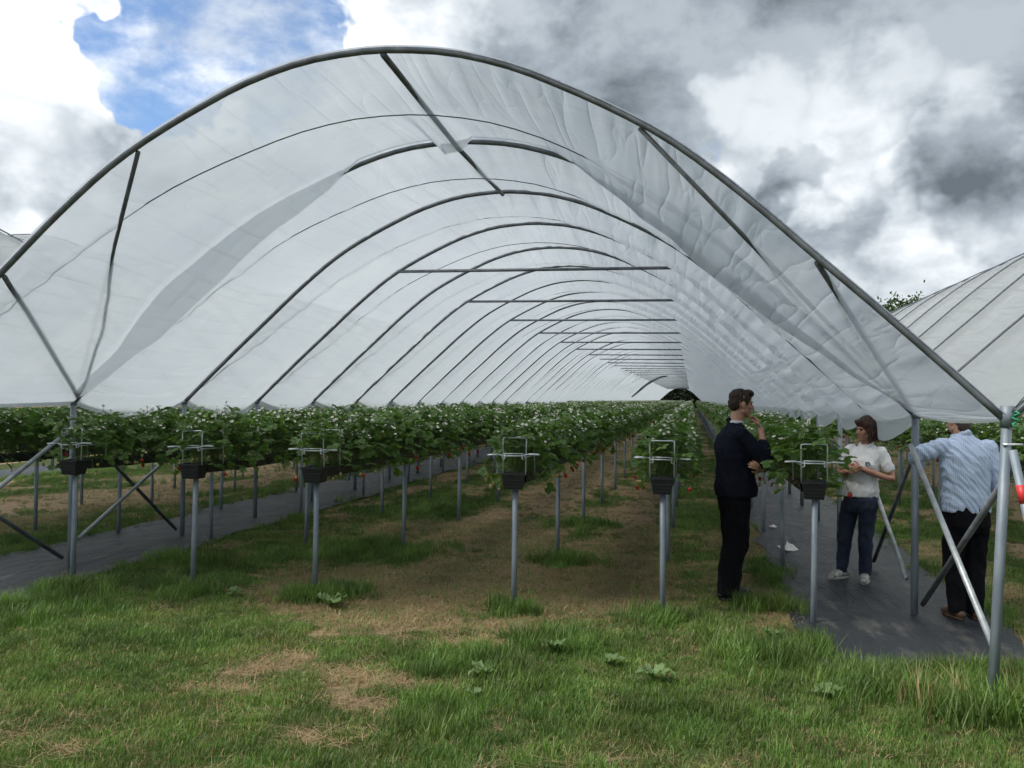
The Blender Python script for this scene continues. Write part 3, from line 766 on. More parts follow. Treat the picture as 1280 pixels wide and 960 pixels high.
# ------------------------------------------------------------------ strawberry plants
def add_leaflet(mb, base, d, nrm, L, W, m='leaf'):
    d = d.normalized(); s_ = d.cross(nrm).normalized(); n2 = s_.cross(d).normalized()
    mid = base + d * L * .5 - n2 * W * .12; tip = base + d * L - n2 * L * .12
    l1 = base + d * L * .28 + s_ * W * .42 + n2 * W * .06; r1 = base + d * L * .28 - s_ * W * .42 + n2 * W * .06
    l2 = base + d * L * .72 + s_ * W * .40 + n2 * W * .02; r2 = base + d * L * .72 - s_ * W * .40 + n2 * W * .02
    mb.add([base, l1, l2, tip, r2, r1, mid], [(0, 6, 1), (1, 6, 2), (2, 6, 3), (3, 6, 4), (4, 6, 5), (5, 6, 0)], m)


def add_leaf(mb, r, tip, size):
    c0 = Vector((r.uniform(-.04, .04), r.uniform(-.05, .05), -.02)); tip = Vector(tip)
    midp = (c0 + tip) / 2 + Vector((0, 0, .06)) - Vector((tip.x, tip.y, 0)) * .15
    mb.tube([c0, midp, tip], .0022, 'stem', 3, cap=False)
    outw = Vector((tip.x, tip.y, 0)); outw = outw.normalized() if outw.length > .02 else Vector((1, 0, 0))
    outw = (outw + Vector((r.gauss(0, .5), r.gauss(0, .5), r.gauss(-.15, .3)))).normalized()
    nrm = (Vector((r.gauss(0, .45), r.gauss(0, .45), 1)) + outw * .5).normalized(); nrm = (nrm - outw * nrm.dot(outw)).normalized()
    s_ = outw.cross(nrm)
    add_leaflet(mb, tip, outw, nrm, size, size * .85)
    for sg in (-1, 1): add_leaflet(mb, tip, outw * .35 + s_ * sg, (nrm + s_ * sg * .25).normalized(), size * .92, size * .82)


def flower(mb, c, nrm, rad):
    nrm = nrm.normalized(); a = nrm.orthogonal().normalized(); b = nrm.cross(a); vs_ = [c - nrm * rad * .2]
    for k in range(10):
        an = k * math.pi / 5; q = rad * (1.0 if k % 2 == 0 else .72); vs_.append(c + (a * math.cos(an) + b * math.sin(an)) * q + nrm * (.15 * rad))
    mb.add(vs_, [(0, 1 + k, 1 + (k + 1) % 10) for k in range(10)], 'petal')
    vs_ = [c + nrm * rad * .3] + [c + (a * math.cos(k * math.pi / 3) + b * math.sin(k * math.pi / 3)) * rad * .32 + nrm * rad * .06 for k in range(6)]
    mb.add(vs_, [(0, 1 + k, 1 + (k + 1) % 6) for k in range(6)], 'pollen')


def berry_mesh(m, rad=.0165, ln=.043):
    mb = MB(); rings = [(0, .45), (.12, .9), (.35, 1.0), (.6, .8), (.82, .46), (.96, .16)]; n = 9; vs_ = []
    for t, q in rings: vs_ += [(rad * q * math.cos(k * 6.2832 / n), rad * q * math.sin(k * 6.2832 / n), -ln * t) for k in range(n)]
    fs = [(i * n + k, (i + 1) * n + k, (i + 1) * n + (k + 1) % n, i * n + (k + 1) % n) for i in range(len(rings) - 1) for k in range(n)]
    mb.add(vs_, fs + [tuple(range(n)), tuple((len(rings) - 1) * n + k for k in range(n))[::-1]], m)
    for k in range(6):
        a = k * math.pi / 3; mb.add([(0, 0, .002), (rad * .6 * math.cos(a - .4), rad * .6 * math.sin(a - .4), .004), (rad * 1.35 * math.cos(a), rad * 1.35 * math.sin(a), -.004), (rad * .6 * math.cos(a + .4), rad * .6 * math.sin(a + .4), .004)], [(0, 1, 2, 3)], 'leaf')
    return mb.mesh('strawberry')


berries = [berry_mesh('berry_red'), berry_mesh('berry_red', .019, .048), berry_mesh('berry_green', .013, .032), berry_mesh('berry_green', .015, .038)]
NVAR = 8; variants = []
for vi in range(NVAR):
    r = random.Random(500 + vi); fol = MB(); blo = MB(); trs = MB(); spots = []
    for k in range(56):
        a = r.uniform(0, 6.283); q = math.sqrt(r.random()); hx = .28 * q * math.cos(a); hy = .24 * q * math.sin(a)
        top = .43 * (1 - .72 * (abs(hx) / .31) ** 2) * r.uniform(.55, 1.06)
        if abs(hx) > .17 and r.random() < .55: top = r.uniform(-.10, .14)
        add_leaf(fol, r, (hx, hy, top), r.uniform(.058, .088))
    for k in range(r.randint(15, 22)):
        a = r.uniform(0, 6.283); q = math.sqrt(r.random()); hx = .29 * q * math.cos(a); hy = .22 * q * math.sin(a)
        hzz = .47 * (1 - .6 * (abs(hx) / .33) ** 2) * r.uniform(.75, 1.08); c = Vector((hx, hy, hzz))
        blo.tube([(hx * .2, hy * .2, .1), (hx * .7, hy * .7, hzz * .75), tuple(c - Vector((0, 0, .008)))], .0016, 'stem', 3, cap=False)
        flower(blo, c, Vector((r.gauss(0, .5) + hx * 2, r.gauss(-.5, .5), 1)), r.uniform(.013, .0195))
    for sd_ in (-1, 1):
        for q in range(r.randint(1, 2)):
            y = r.uniform(-.16, .16); xo = sd_ * r.uniform(.19, .28); ze = r.uniform(-.11, .06)
            trs.tube([(sd_ * .03, y * .3, .03), (sd_ * .15, y * .7, .12), (xo * .92, y, .08), (xo, y, ze)], .0022, 'stem', 3, cap=False)
            for z_ in range(r.randint(1, 2)):
                bx, by, bz = xo + r.uniform(-.03, .03), y + r.uniform(-.04, .04), ze - r.uniform(0, .05)
                trs.tube([(xo, y, ze + .02), (bx, by, bz)], .0016, 'stem', 3, cap=False)
                spots.append((bx, by, bz, r.choice([0, 2, 2, 3, 3, 2, 3, 1, 2, 3]), r.uniform(.8, 1.15)))
    fr = MB(); al = MB()
    for bx, by, bz, kx, sc_ in spots:
        me_ = berries[kx]
        vs_ = [(v.co.x * sc_ + bx, v.co.y * sc_ + by, v.co.z * sc_ + bz) for v in me_.vertices]
        for p_ in me_.polygons: pass
        ms = [m.name for m in me_.materials]; keyof = {M[k].name: k for k in M}
        b0 = len(fr.v); fr.v += vs_
        for p_ in me_.polygons: fr.f.append(tuple(i + b0 for i in p_.vertices)); fr.m.append(fr.slot(keyof[ms[p_.material_index]]))
    for src in (fol, blo, trs, fr):
        b0 = len(al.v); al.v += src.v
        for f_, mi in zip(src.f, src.m): al.f.append(tuple(i + b0 for i in f_)); al.m.append(al.slot(src.mats[mi]))
    variants.append(dict(fol=fol.mesh('foliage', False), blo=blo.mesh('blossoms', False), trs=trs.mesh('fruit_stalks', False), fr=fr.mesh('fruit') if fr.v else None, spots=spots, all=al.mesh('plant', False)))

plant_where = ['strawberry plant in the first row from the left', 'strawberry plant in the second row from the left', 'strawberry plant in the third row, left of the bare middle strip', 'strawberry plant in the fourth row, right of the bare middle strip', 'strawberry plant in the fifth row, left of the man in dark jacket', 'strawberry plant in the sixth row, left of the woman',
               'strawberry plant in the row outside the left tunnel legs', None, None, 'strawberry plant in the row behind the man in the checked shirt', None, None]
STEP = .285; P, RT, SC, VR = [], [], [], []
PZ = TROUGH_HI - .03
for ri, (x, y0, lab, br_) in enumerate(rows):
    n_ind = [36, 36, 36, 38, 40, 40, 36, 0, 0, 34, 0, 0][ri]; first_y = y0 + (.13 if ri < 3 else .19 if ri != 5 else .24)
    if ri == 9: first_y = 9.6
    yend = ROWLEN if ri < 6 else 68
    for k in range(n_ind):
        v = variants[random.randrange(NVAR)]; y = first_y + k * STEP + random.uniform(-.04, .04)
        o = empty('strawberry_plant', (x + random.uniform(-.015, .015), y, PZ), random.choice([0, math.pi]) + random.gauss(0, .25)); s1 = random.uniform(.86, 1.1); o.scale = (s1, s1, s1 * random.uniform(.92, 1.06))
        w_ = plant_where[ri].replace('strawberry plant in the ', '')
        tag(o, ('strawberry plant at the end of the ' if k == 0 else 'strawberry plant farther back in the ') + w_, 'strawberry plant', 'strawberry plants in the ' + w_)
        tag(link('foliage', v['fol'], o), kind='stuff'); tag(link('blossoms', v['blo'], o), kind='stuff'); link('fruit_stalks', v['trs'], o)
        if k < 8 and ri < 7:
            for bx, by, bz, kx, sc_ in v['spots']:
                bo = link('strawberry', berries[kx], o, (bx, by, bz), (random.gauss(0, .15), random.gauss(0, .15), random.uniform(0, 6))); bo.scale = (sc_,) * 3
        elif v['fr']: tag(link('fruit', v['fr'], o), kind='stuff')
    y = first_y + n_ind * STEP
    while y < yend:
        st = STEP if y < 40 else STEP * 1.7; s1 = random.uniform(.86, 1.1) * (1 if y < 40 else 1.25)
        P.append((x, y, PZ)); RT.append((0, 0, random.choice([0, math.pi]) + random.gauss(0, .25))); SC.append(s1 if y < 40 else min(s1, 1.15)); VR.append(random.randrange(NVAR)); y += st
scatter('strawberry_rows', P, RT, SC, VR, [v['all'] for v in variants], 'farther strawberry plants merging into green bands down the tunnel', 'strawberry plants')


# ------------------------------------------------------------------ weeds, scrap, trees
def dock(px, py, n, size, label, seed):
    r = random.Random(seed); c = on_ground(px, py); o = empty('dock_weed', (c.x, c.y, float(ground_h(np.array([c.x]), np.array([c.y]))[0]) - .01)); tag(o, label, 'weed', 'broad leaved weeds in the grass')
    for k in range(n):
        a = k * 6.283 / n + r.uniform(-.4, .4); L = size * r.uniform(.7, 1.15); W = L * r.uniform(.34, .46); el = r.uniform(.5, 1.2); mb = MB()
        d = Vector((math.cos(a), math.sin(a), 0)); s_ = Vector((-d.y, d.x, 0)); vs_ = []
        for i, t in enumerate(np.linspace(0, 1, 7)):
            z = .03 + L * (math.sin(el) * t - .62 * t * t * math.sin(el) * r.uniform(.8, 1.2)); wv_ = W * math.sin(math.pi * min(1, t * .93 + .05)) ** .75 * (1 if i not in (0, 6) else .15)
            cpt = d * (L * math.cos(el) * t) + Vector((0, 0, max(z, .03)))
            rip = .012 * math.sin(i * 2.3 + k)
            vs_ += [cpt + s_ * wv_ * .5 + Vector((0, 0, rip + wv_ * .10)), cpt, cpt - s_ * wv_ * .5 + Vector((0, 0, -rip + wv_ * .10))]
        fs = [(i * 3 + j, i * 3 + j + 1, i * 3 + j + 4, i * 3 + j + 3) for i in range(6) for j in range(2)]
        mb.add(vs_, fs, 'weed'); mb.build('leaf', o)


for a in ((815, 853, 7, .17, 'pale broad leaved weed, the brightest one in the front grass', 1), (762, 834, 6, .14, 'small broad leaved weed just left of the brightest weed', 2), (692, 818, 8, .15, 'spreading broad leaved weed in grass below the fourth post', 3), (604, 846, 6, .15, 'low broad leaved weed in grass left of the other front weeds', 4),
          (412, 758, 9, .24, 'large dark leaved weed beside the third row post', 5), (1032, 872, 6, .14, 'low broad leaved weed in grass in front of the fabric aisle', 6), (965, 798, 7, .15, 'broad leaved weed left of the sixth row post', 7), (290, 745, 6, .14, 'low broad leaved weed between the second and third posts', 8), (595, 872, 4, .10, 'tiny broad leaved weed in front of the low weed', 9)):
    dock(*a)

scrap_m = pbr('white_plastic', (.62, .62, .60), (.45, .45, .43), rough=.4, scale=20); M['scrap'] = scrap_m
for px, py, s_, lab in ((984, 690, .16, 'crumpled white plastic scrap on the fabric beside the row post'), (966, 662, .07, 'small white plastic scrap behind the man in dark jacket')):
    c = on_ground(px, py); n_ = 9; xs = np.linspace(-1, 1, n_); A, B = np.meshgrid(xs, xs)
    Z = .03 + (vnoise(A * 2.2 + 3, B * 2.2, 12) - .3) * s_ * .8 * (1.2 - np.hypot(A, B) * .8)
    q = 1 - .3 * vnoise(A * 3, B * 3 + 7, 3); V = np.stack([A * s_ * .55 * q, B * s_ * q, np.maximum(Z, .004)], -1).reshape(-1, 3)
    ii = (np.arange(n_ - 1)[:, None] * n_ + np.arange(n_ - 1)[None]).ravel()
    o = link('plastic_scrap', np_mesh('plastic_scrap', V, np.stack([ii, ii + 1, ii + n_ + 1, ii + n_], -1), 'scrap'), None, (c.x, c.y, .012), (0, 0, .4)); tag(o, lab, 'scrap', 'scraps of plastic on the aisle')


def tree(x, y, h, rad, label, seed, low=.15, nclump=120, nleaf=70, ls=.13, leaf='tree_leaf'):
    r = random.Random(seed); g = np.random.default_rng(seed); o = empty('tree', (x, y, 0)); tag(o, label, 'tree', 'trees beyond the tunnels')
    mb = MB(); top = Vector((r.gauss(0, .2), r.gauss(0, .2), h * .8))
    mb.tube([(0, 0, -.2), (r.gauss(0, .1), 0, h * .25), tuple(top * .6), tuple(top)], [h * .028, h * .022, h * .013, h * .004], 'bark', 8)
    cl = []
    for k in range(nclump):
        a = r.uniform(0, 6.283); t = r.uniform(low, 1.0); q = rad * math.sqrt(max(0, 1 - ((t - .52) / .5) ** 2)) * r.uniform(.55, 1.05) + .15
        cl.append((q * math.cos(a), q * math.sin(a), h * t * r.uniform(.93, 1.04)))
    for k in range(0, nclump, 8):
        c = Vector(cl[k]); b = Vector((0, 0, max(.12 * h, c.z * .6))); mb.tube([b, (b + c) / 2 + Vector((0, 0, .1)), c], [h * .009, h * .006, h * .002], 'bark', 5)
    mb.build('trunk', o)
    C = np.repeat(np.array(cl), nleaf, 0); n_ = len(C); C = C + g.normal(0, 1, (n_, 3)) * (rad * .17, rad * .17, rad * .13)
    d = g.normal(0, 1, (n_, 3)); d /= np.linalg.norm(d, axis=1)[:, None]; e_ = np.cross(d, g.normal(0, 1, (n_, 3))); e_ /= np.linalg.norm(e_, axis=1)[:, None]
    s_ = (ls * g.uniform(.6, 1.3, n_))[:, None]
    V = np.stack([C - d * s_, C + e_ * s_ * .5, C + d * s_, C - e_ * s_ * .5], 1).reshape(-1, 3); F = np.arange(n_ * 4).reshape(-1, 4)
    tag(link('crown', np_mesh('crown', V, F, leaf, False), o), kind='stuff')


tree(13.2, 60, 7.9, 2.6, 'leafy tree top rising above the right neighbouring tunnel', 31, nclump=160)
tree(16.2, 63, 7.9, 2.4, 'second leafy tree just right of the first behind the tunnel', 32, nclump=120)
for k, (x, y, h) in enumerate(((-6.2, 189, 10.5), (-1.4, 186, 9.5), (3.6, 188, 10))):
    tree(x, y, h, 4.2, 'dark tree beyond the far tunnel mouth, %s of the three' % ['leftmost', 'middle one', 'rightmost'][k], 40 + k, low=.02, nclump=200, nleaf=60, ls=.28, leaf='tree_leaf_shaded')

# ------------------------------------------------------------------ people
def ell_ring(c, u, v, n=20):
    return [c + u * math.cos(2 * math.pi * k / n) + v * math.sin(2 * math.pi * k / n) for k in range(n)]


class Body:
    """closed shells that are fused into one continuous skin by a voxel remesh"""
    def __init__(s, xf=None): s.mb = MB(); s.xf = xf or Matrix.Identity(4)
    def _add(s, rings):
        n = len(rings[0]); vs_ = [s.xf @ Vector(v) for r in rings for v in r]; k = len(rings)
        fs = [(i * n + j, i * n + (j + 1) % n, (i + 1) * n + (j + 1) % n, (i + 1) * n + j) for i in range(k - 1) for j in range(n)]
        fs += [tuple(range(n))[::-1], tuple((k - 1) * n + j for j in range(n))]
        s.mb.add(vs_, fs, 'plastic_black')
    def limb(s, pts, rads, n=14, blunt=False, sub=3):
        P_ = [Vector(p) for p in pts]; Rr = list(rads)
        # smooth the chain a little so elbows and knees bend round
        Q, q = [P_[0]], [Rr[0]]
        for i in range(len(P_) - 1):
            p0 = P_[max(i - 1, 0)]; p1, p2 = P_[i], P_[i + 1]; p3 = P_[min(i + 2, len(P_) - 1)]
            for t in np.linspace(0, 1, sub + 1)[1:]:
                t2, t3 = t * t, t ** 3
                cr = .5 * ((2 * p1) + (p2 - p0) * t + (2 * p0 - 5 * p1 + 4 * p2 - p3) * t2 + (3 * p1 - p0 - 3 * p2 + p3) * t3)
                Q.append(cr.lerp(p1.lerp(p2, t), .5)); q.append(Rr[i] * (1 - t) + Rr[i + 1] * t)
        t0 = (Q[1] - Q[0]).normalized(); t1 = (Q[-1] - Q[-2]).normalized()
        if not blunt:
            Q = [Q[0] - t0 * q[0] * .95, Q[0] - t0 * q[0] * .6] + Q + [Q[-1] + t1 * q[-1] * .6, Q[-1] + t1 * q[-1] * .95]
            q = [q[0] * .25, q[0] * .8] + q + [q[-1] * .8, q[-1] * .25]
        rings = []; prev = None
        for i, p in enumerate(Q):
            t = (Q[min(i + 1, len(Q) - 1)] - Q[max(i - 1, 0)]).normalized()
            a = t.orthogonal().normalized() if prev is None else (prev - t * prev.dot(t)).normalized()
            prev = a; b = t.cross(a); rings.append(ell_ring(p, a * q[i], b * q[i], n))
        s._add(rings)
    def ell(s, c, r, rot=None, n=16):
        c = Vector(c); rings = []
        for t in np.linspace(-.985, .985, 11):
            q = math.sqrt(1 - t * t); off = Vector((0, 0, r[2] * t)); u = Vector((r[0] * q, 0, 0)); v = Vector((0, r[1] * q, 0))
            if rot: off = rot @ off; u = rot @ u; v = rot @ v
            rings.append(ell_ring(c + off, u, v, n))
        s._add(rings)
    def loft(s, rings, n=24, rz=0.0):
        out_ = []
        for cx_, cy_, cz_, rx, ry in rings:
            u = Vector((rx * math.cos(rz), rx * math.sin(rz), 0)); v = Vector((-ry * math.sin(rz), ry * math.cos(rz), 0)); out_.append(ell_ring(Vector((cx_, cy_, cz_)), u, v, n))
        s._add(out_)
    def hand(s, wrist, d, nrm, thumb, curl=.5, size=1.0):
        wrist = Vector(wrist); d = Vector(d).normalized(); nrm = Vector(nrm); nrm = (nrm - d * nrm.dot(d)).normalized(); lat = d.cross(nrm).normalized() * thumb     # lat points to the thumb side
        for k, (o_, L) in enumerate(((.027, .078), (.009, .086), (-.009, .080), (-.026, .062))):
            kn = wrist + d * (.088 - .006 * abs(k - 1)) * size + lat * o_ * size
            s.limb([wrist + lat * o_ * .6 * size + d * .01, kn], [.0135 * size, .0120 * size], 8)
            p = kn; a = curl * (.55 + .08 * k); pts = [kn]
            for seg, fr_ in enumerate((.45, .30, .25)):
                dd = d * math.cos(a) + nrm * math.sin(a); p = p + (dd + lat * o_ * 1.5).normalized() * L * fr_ * size; pts.append(p); a += curl * .75
            s.limb(pts, [.0098 * size, .0090 * size, .0084 * size, .0072 * size], 8, sub=2)
        b = wrist + d * .028 * size + lat * .022 * size
        s.limb([b, b + (d * .55 + lat * .75 + nrm * .35).normalized() * .040 * size, b + (d * .55 + lat * .75 + nrm * .35).normalized() * .040 * size + (d * .9 + lat * .15 + nrm * .45).normalized() * .038 * size], [.0135 * size, .0112 * size, .0085 * size], 8, sub=2)
    def build(s, name, mat, parent, voxel=.006, smooth=4, folds=None):
        me = s.mb.mesh(name + '_raw'); o = link(name + '_raw', me)
        md = o.modifiers.new('r', 'REMESH'); md.mode = 'VOXEL'; md.voxel_size = voxel; md.use_smooth_shade = True
        if smooth: m2 = o.modifiers.new('s', 'SMOOTH'); m2.iterations = smooth; m2.factor = .5
        dg = bpy.context.evaluated_depsgraph_get(); nm = bpy.data.meshes.new_from_object(o.evaluated_get(dg))
        bpy.data.objects.remove(o); bpy.data.meshes.remove(me)
        if folds:
            k = len(nm.vertices); co = np.empty(k * 3, np.float32); no = np.empty(k * 3, np.float32)
            nm.vertices.foreach_get('co', co); nm.vertices.foreach_get('normal', no); co = co.reshape(-1, 3); no = no.reshape(-1, 3)
            co = co + no * np.array([folds(Vector(c)) for c in co.astype(float)], np.float32)[:, None]; nm.vertices.foreach_set('co', co.ravel()); nm.update()
        nm.name = name; nm.materials.clear(); nm.materials.append(M[mat] if isinstance(mat, str) else mat)
        nm.polygons.foreach_set('use_smooth', np.ones(len(nm.polygons), bool)); nm.update()
        return link(name, nm, parent)


def fold(sx, sy, sz, amp, skew=(0, 0)):
    def f(c):
        p_ = Vector((c.x * sx, c.y * sy, (c.z + skew[0] * c.x + skew[1] * c.y) * sz)); a = mnoise.noise(p_); b = mnoise.noise(p_ * 2.3 + Vector((7, 3, 1)))
        return amp * ((1 - abs(a) * 2.2) * .7 + b * .5 - .35)
    return f


def head_shapes(b, hm, female=False):
    """skull, jaw, brow, nose, lips, chin and ears in head space: +y is forward, the origin is mid-skull"""
    b.xf = hm; k = .93 if female else 1.0
    b.ell((0, -.012, .025), (.076 * k, .095 * k, .092 * k)); b.ell((0, .025, -.03), (.062 * k, .068 * k, .085 * k)); b.ell((0, .052, -.083), (.036 * k, .034 * k, .030 * k))
    b.ell((0, .070 * k, .022), (.050 * k, .022, .014)); b.limb([(0, .084 * k, .010), (0, .104 * k, -.026)], [.009, .0135], 8); b.ell((0, .088 * k, -.030), (.018, .014, .010))
    b.ell((0, .083 * k, -.056), (.024, .013, .0075)); b.ell((0, .081 * k, -.067), (.021, .013, .0075))
    for sx in (-1, 1):
        b.ell((sx * .042 * k, .058 * k, -.022), (.022, .022, .022)); b.ell((sx * .078 * k, -.008, -.012), (.009, .020, .033)); b.ell((sx * .062 * k, .012, -.060), (.018, .030, .026))
    b.xf = Matrix.Identity(4)


def eyes(hm, parent, k=1.0):
    for sx in (-1, 1):
        mb = MB(); c = hm @ Vector((sx * .031 * k, .0775 * k, .002))
        q = Body(); q.ell(c, (.0125, .0075, .0075), hm.to_3x3()); q.build('eye', 'eye', parent, .0025, 1)
        q = Body(); q.ell(hm @ Vector((sx * .032 * k, .0865 * k, .020)), (.019, .006, .0042), hm.to_3x3()); q.build('eyebrow', 'brow', parent, .0025, 1)


skin_a = pbr('skin', (.46, .25, .17), (.40, .20, .135), rough=.5, scale=18); M['skin'] = skin_a
M['eye'] = pbr('eye', (.05, .035, .025), (.03, .02, .015), rough=.2); M['brow'] = pbr('eyebrow', (.035, .02, .012), rough=.8)
M['hair_brown'] = pbr('brown_hair', (.045, .024, .013), (.018, .010, .006), rough=.55, scale=40, stretch=(2, 2, .35), bump=1.0, bscale=130)
M['hair_auburn'] = pbr('auburn_hair', (.085, .040, .022), (.040, .018, .010), rough=.5, scale=40, stretch=(2, 2, .3), bump=1.0, bscale=120)
M['jacket'] = pbr('navy_jacket', (.010, .012, .024), (.006, .008, .016), rough=.9, scale=30, bump=.3, bscale=300, spec=.15)
M['trousers'] = pbr('black_trousers', (.0065, .0065, .009), (.004, .004, .006), rough=.9, scale=30, bump=.3, bscale=300, spec=.15)
M['collar'] = pbr('white_collar', (.62, .63, .66), (.55, .56, .58), rough=.8)
M['jeans'] = pbr('dark_jeans', (.014, .022, .050), (.026, .036, .068), rough=.85, scale=8, bump=.35, bscale=260)
M['polo'] = pbr('white_polo', (.78, .78, .79), (.70, .70, .72), rough=.85, scale=20, bump=.35, bscale=220)
M['sneaker'] = pbr('grey_trainer', (.52, .51, .46), (.24, .24, .22), rough=.6, scale=26, lo=.45, hi=.55)
M['sole'] = pbr('trainer_sole', (.55, .55, .53), rough=.7)
M['shoe_black'] = pbr('black_shoe', (.012, .011, .014), rough=.4)
M['shoe_brown'] = pbr('brown_shoe', (.10, .055, .03), (.06, .035, .02), rough=.5, scale=20)
M['logo'] = pbr('green_logo', (.03, .12, .09), rough=.8)
# pale blue checked shirt
cm_, nt = new_mat('checked_shirt'); tcn = nt.n('ShaderNodeTexCoord'); ob_ = nt.vmath('ADD', tcn.outputs['Object'], nt.vmath('SCALE', nt.vmath('SUBTRACT', nt.noise(tcn.outputs['Object'], 6, 2, out='Color'), (.5, .5, .5)), scale=.02))
sp = nt.n('ShaderNodeSeparateXYZ', inp={0: ob_})
def stripe(v, per, wd): return nt.step(nt.math('ABSOLUTE', nt.math('SUBTRACT', nt.math('FRACT', nt.math('MULTIPLY', v, 1 / per)), .5)), wd, wd * .55)
ck = nt.math('MAXIMUM', stripe(sp.outputs['X'], .0135, .16), nt.math('MULTIPLY', stripe(sp.outputs['Z'], .0135, .14), .6))
cc = nt.mix(nt.math('MULTIPLY', ck, .6), (.60, .69, .86), (.20, .30, .56))
bn = nt.n('ShaderNodeBump', inp={'Strength': .4, 'Distance': .02, 'Height': nt.noise(tcn.outputs['Object'], 14, 4)})
pb = nt.n('ShaderNodeBsdfPrincipled', inp={'Base Color': cc, 'Roughness': .85, 'Normal': bn.outputs[0]}); out(nt, pb.outputs[0]); M['shirt'] = cm_


def shoe(parent, ankle, toe_dir, mat, name='shoe', L=.27, sole=None):
    a = Vector(ankle); d = Vector(toe_dir).normalized(); b = Body()
    h = Vector((a.x, a.y, 0)) - d * .065; side = Vector((-d.y, d.x, 0))
    b.limb([h + Vector((0, 0, .045)), h + d * .10 + Vector((0, 0, .055)), h + d * (L - .09) + Vector((0, 0, .038)), h + d * (L - .045) + Vector((0, 0, .032))], [.037, .041, .041, .034], 12)
    b.limb([h + d * .03 + Vector((0, 0, .05)), h + d * .045 + Vector((0, 0, .10))], [.040, .043], 12)
    o = b.build(name, mat, parent, .006, 3)
    s2 = Body(); s2.loft([((h + d * (L * .42)).x, (h + d * (L * .42)).y, z, L * .52 * q, .046 * q) for z, q in ((.002, .97), (.012, 1.0), (.024, .98))], 28, math.atan2(d.y, d.x)); s2.build('sole', sole or mat, o, .006, 2)
    return o


# --- man in a dark jacket, thinking with a hand at his mouth
p = on_ground(917, 748); m1 = empty('person', (p.x, p.y, .0), R(14 - 90)); tag(m1, 'man in dark navy jacket and black trousers with one hand raised to his mouth', 'person', 'visitors')
hm = Matrix.Translation((0, .055, 1.675)) @ Euler((R(-6), 0, R(4))).to_matrix().to_4x4()
Rs, Re, Rw = (.185, -.005, 1.425), (.205, .205, 1.185), (.058, .205, 1.455); Ls, Le, Lw = (-.185, .0, 1.425), (-.215, .14, 1.15), (.165, .185, 1.13)
b = Body(); head_shapes(b, hm)
b.limb([(0, -.005, 1.42), (0, .03, 1.60)], [.066, .058]); b.loft([(0, 0, .86, .15, .11), (0, 0, .98, .16, .12), (0, 0, 1.12, .145, .11), (0, 0, 1.30, .17, .12), (0, 0, 1.42, .15, .09), (0, 0, 1.48, .06, .05)])
b.limb([Rs, Re, Rw], [.05, .04, .027]); b.limb([Ls, Le, Lw], [.05, .04, .027])
for sx, fy in ((-1, .03), (1, -.035)): b.limb([(sx * .082, 0, .9), (sx * .086, .010 + fy * .4, .48), (sx * .09, -.035 + fy, .08)], [.07, .05, .035])
b.hand(Rw, (-.34, -.20, .90), (-.35, -.85, -.2), 1, .85); b.hand(Lw, (.62, -.62, .25), (-.5, -.6, .2), 1, .8)
b.build('body', 'skin', m1, .0045, 3)
eyes(hm, m1)
h_ = Body(hm); h_.ell((0, -.020, .050), (.081, .096, .078)); h_.ell((0, -.062, .005), (.073, .052, .078)); h_.ell((0, .048, .096), (.062, .042, .030)); h_.ell((.012, .062, .088), (.045, .030, .022))
for sx in (-1, 1): h_.ell((sx * .066, .004, .035), (.017, .040, .050)); h_.ell((sx * .071, .012, .0), (.008, .012, .025))
h_.build('hair', 'hair_brown', m1, .005, 2, fold(45, 45, 30, .012))
j = Body()
j.loft([(0, .015, .885, .190, .180), (0, .012, .95, .192, .180), (0, .008, 1.06, .182, .170), (0, -.005, 1.18, .186, .162), (0, -.02, 1.30, .198, .152), (0, -.025, 1.40, .190, .118), (0, -.012, 1.47, .115, .088), (0, .005, 1.515, .078, .070)])
j.limb([(.175, -.008, 1.42), Re, (Re[0] * .45 + Rw[0] * .55, Re[1] * .45 + Rw[1] * .55, Re[2] * .45 + Rw[2] * .55)], [.070, .062, .050], 14, sub=4)
j.limb([(-.175, -.005, 1.42), Le, (Lw[0] - .10, Lw[1] - .02, Lw[2])], [.070, .060, .048], 14, sub=4)
j.limb([(-.06, .05, 1.475), (0, -.055, 1.53), (.06, .05, 1.475)], [.020, .024, .020], 10)
j.build('jacket', 'jacket', m1, .0075, 4, fold(8, 8, 6, .016, (.8, .5)))
c_ = Body(); c_.loft([(0, .008, 1.49, .072, .070), (0, .010, 1.52, .067, .066), (0, .014, 1.532, .063, .062)]); c_.build('shirt_collar', 'collar', m1, .006, 1)
t_ = Body(); t_.loft([(0, 0, 1.0, .155, .125), (0, 0, .90, .168, .135), (0, -.005, .80, .170, .135), (0, -.005, .745, .150, .115)])
for sx, fy in ((-1, .03), (1, -.035)): t_.limb([(sx * .082, -.002, .84), (sx * .086, .010 + fy * .4, .48), (sx * .088, -.028 + fy, .26), (sx * .090, -.035 + fy, .055)], [.110, .100, .096, .092], 16, blunt=True)
t_.build('trousers', 'trousers', m1, .0075, 4, fold(10, 10, 4.2, .014, (.3, .8)))
for sx, fy in ((-1, .03), (1, -.035)): shoe(m1, (sx * .09, -.03 + fy, 0), (sx * .22, 1, 0), 'shoe_black')

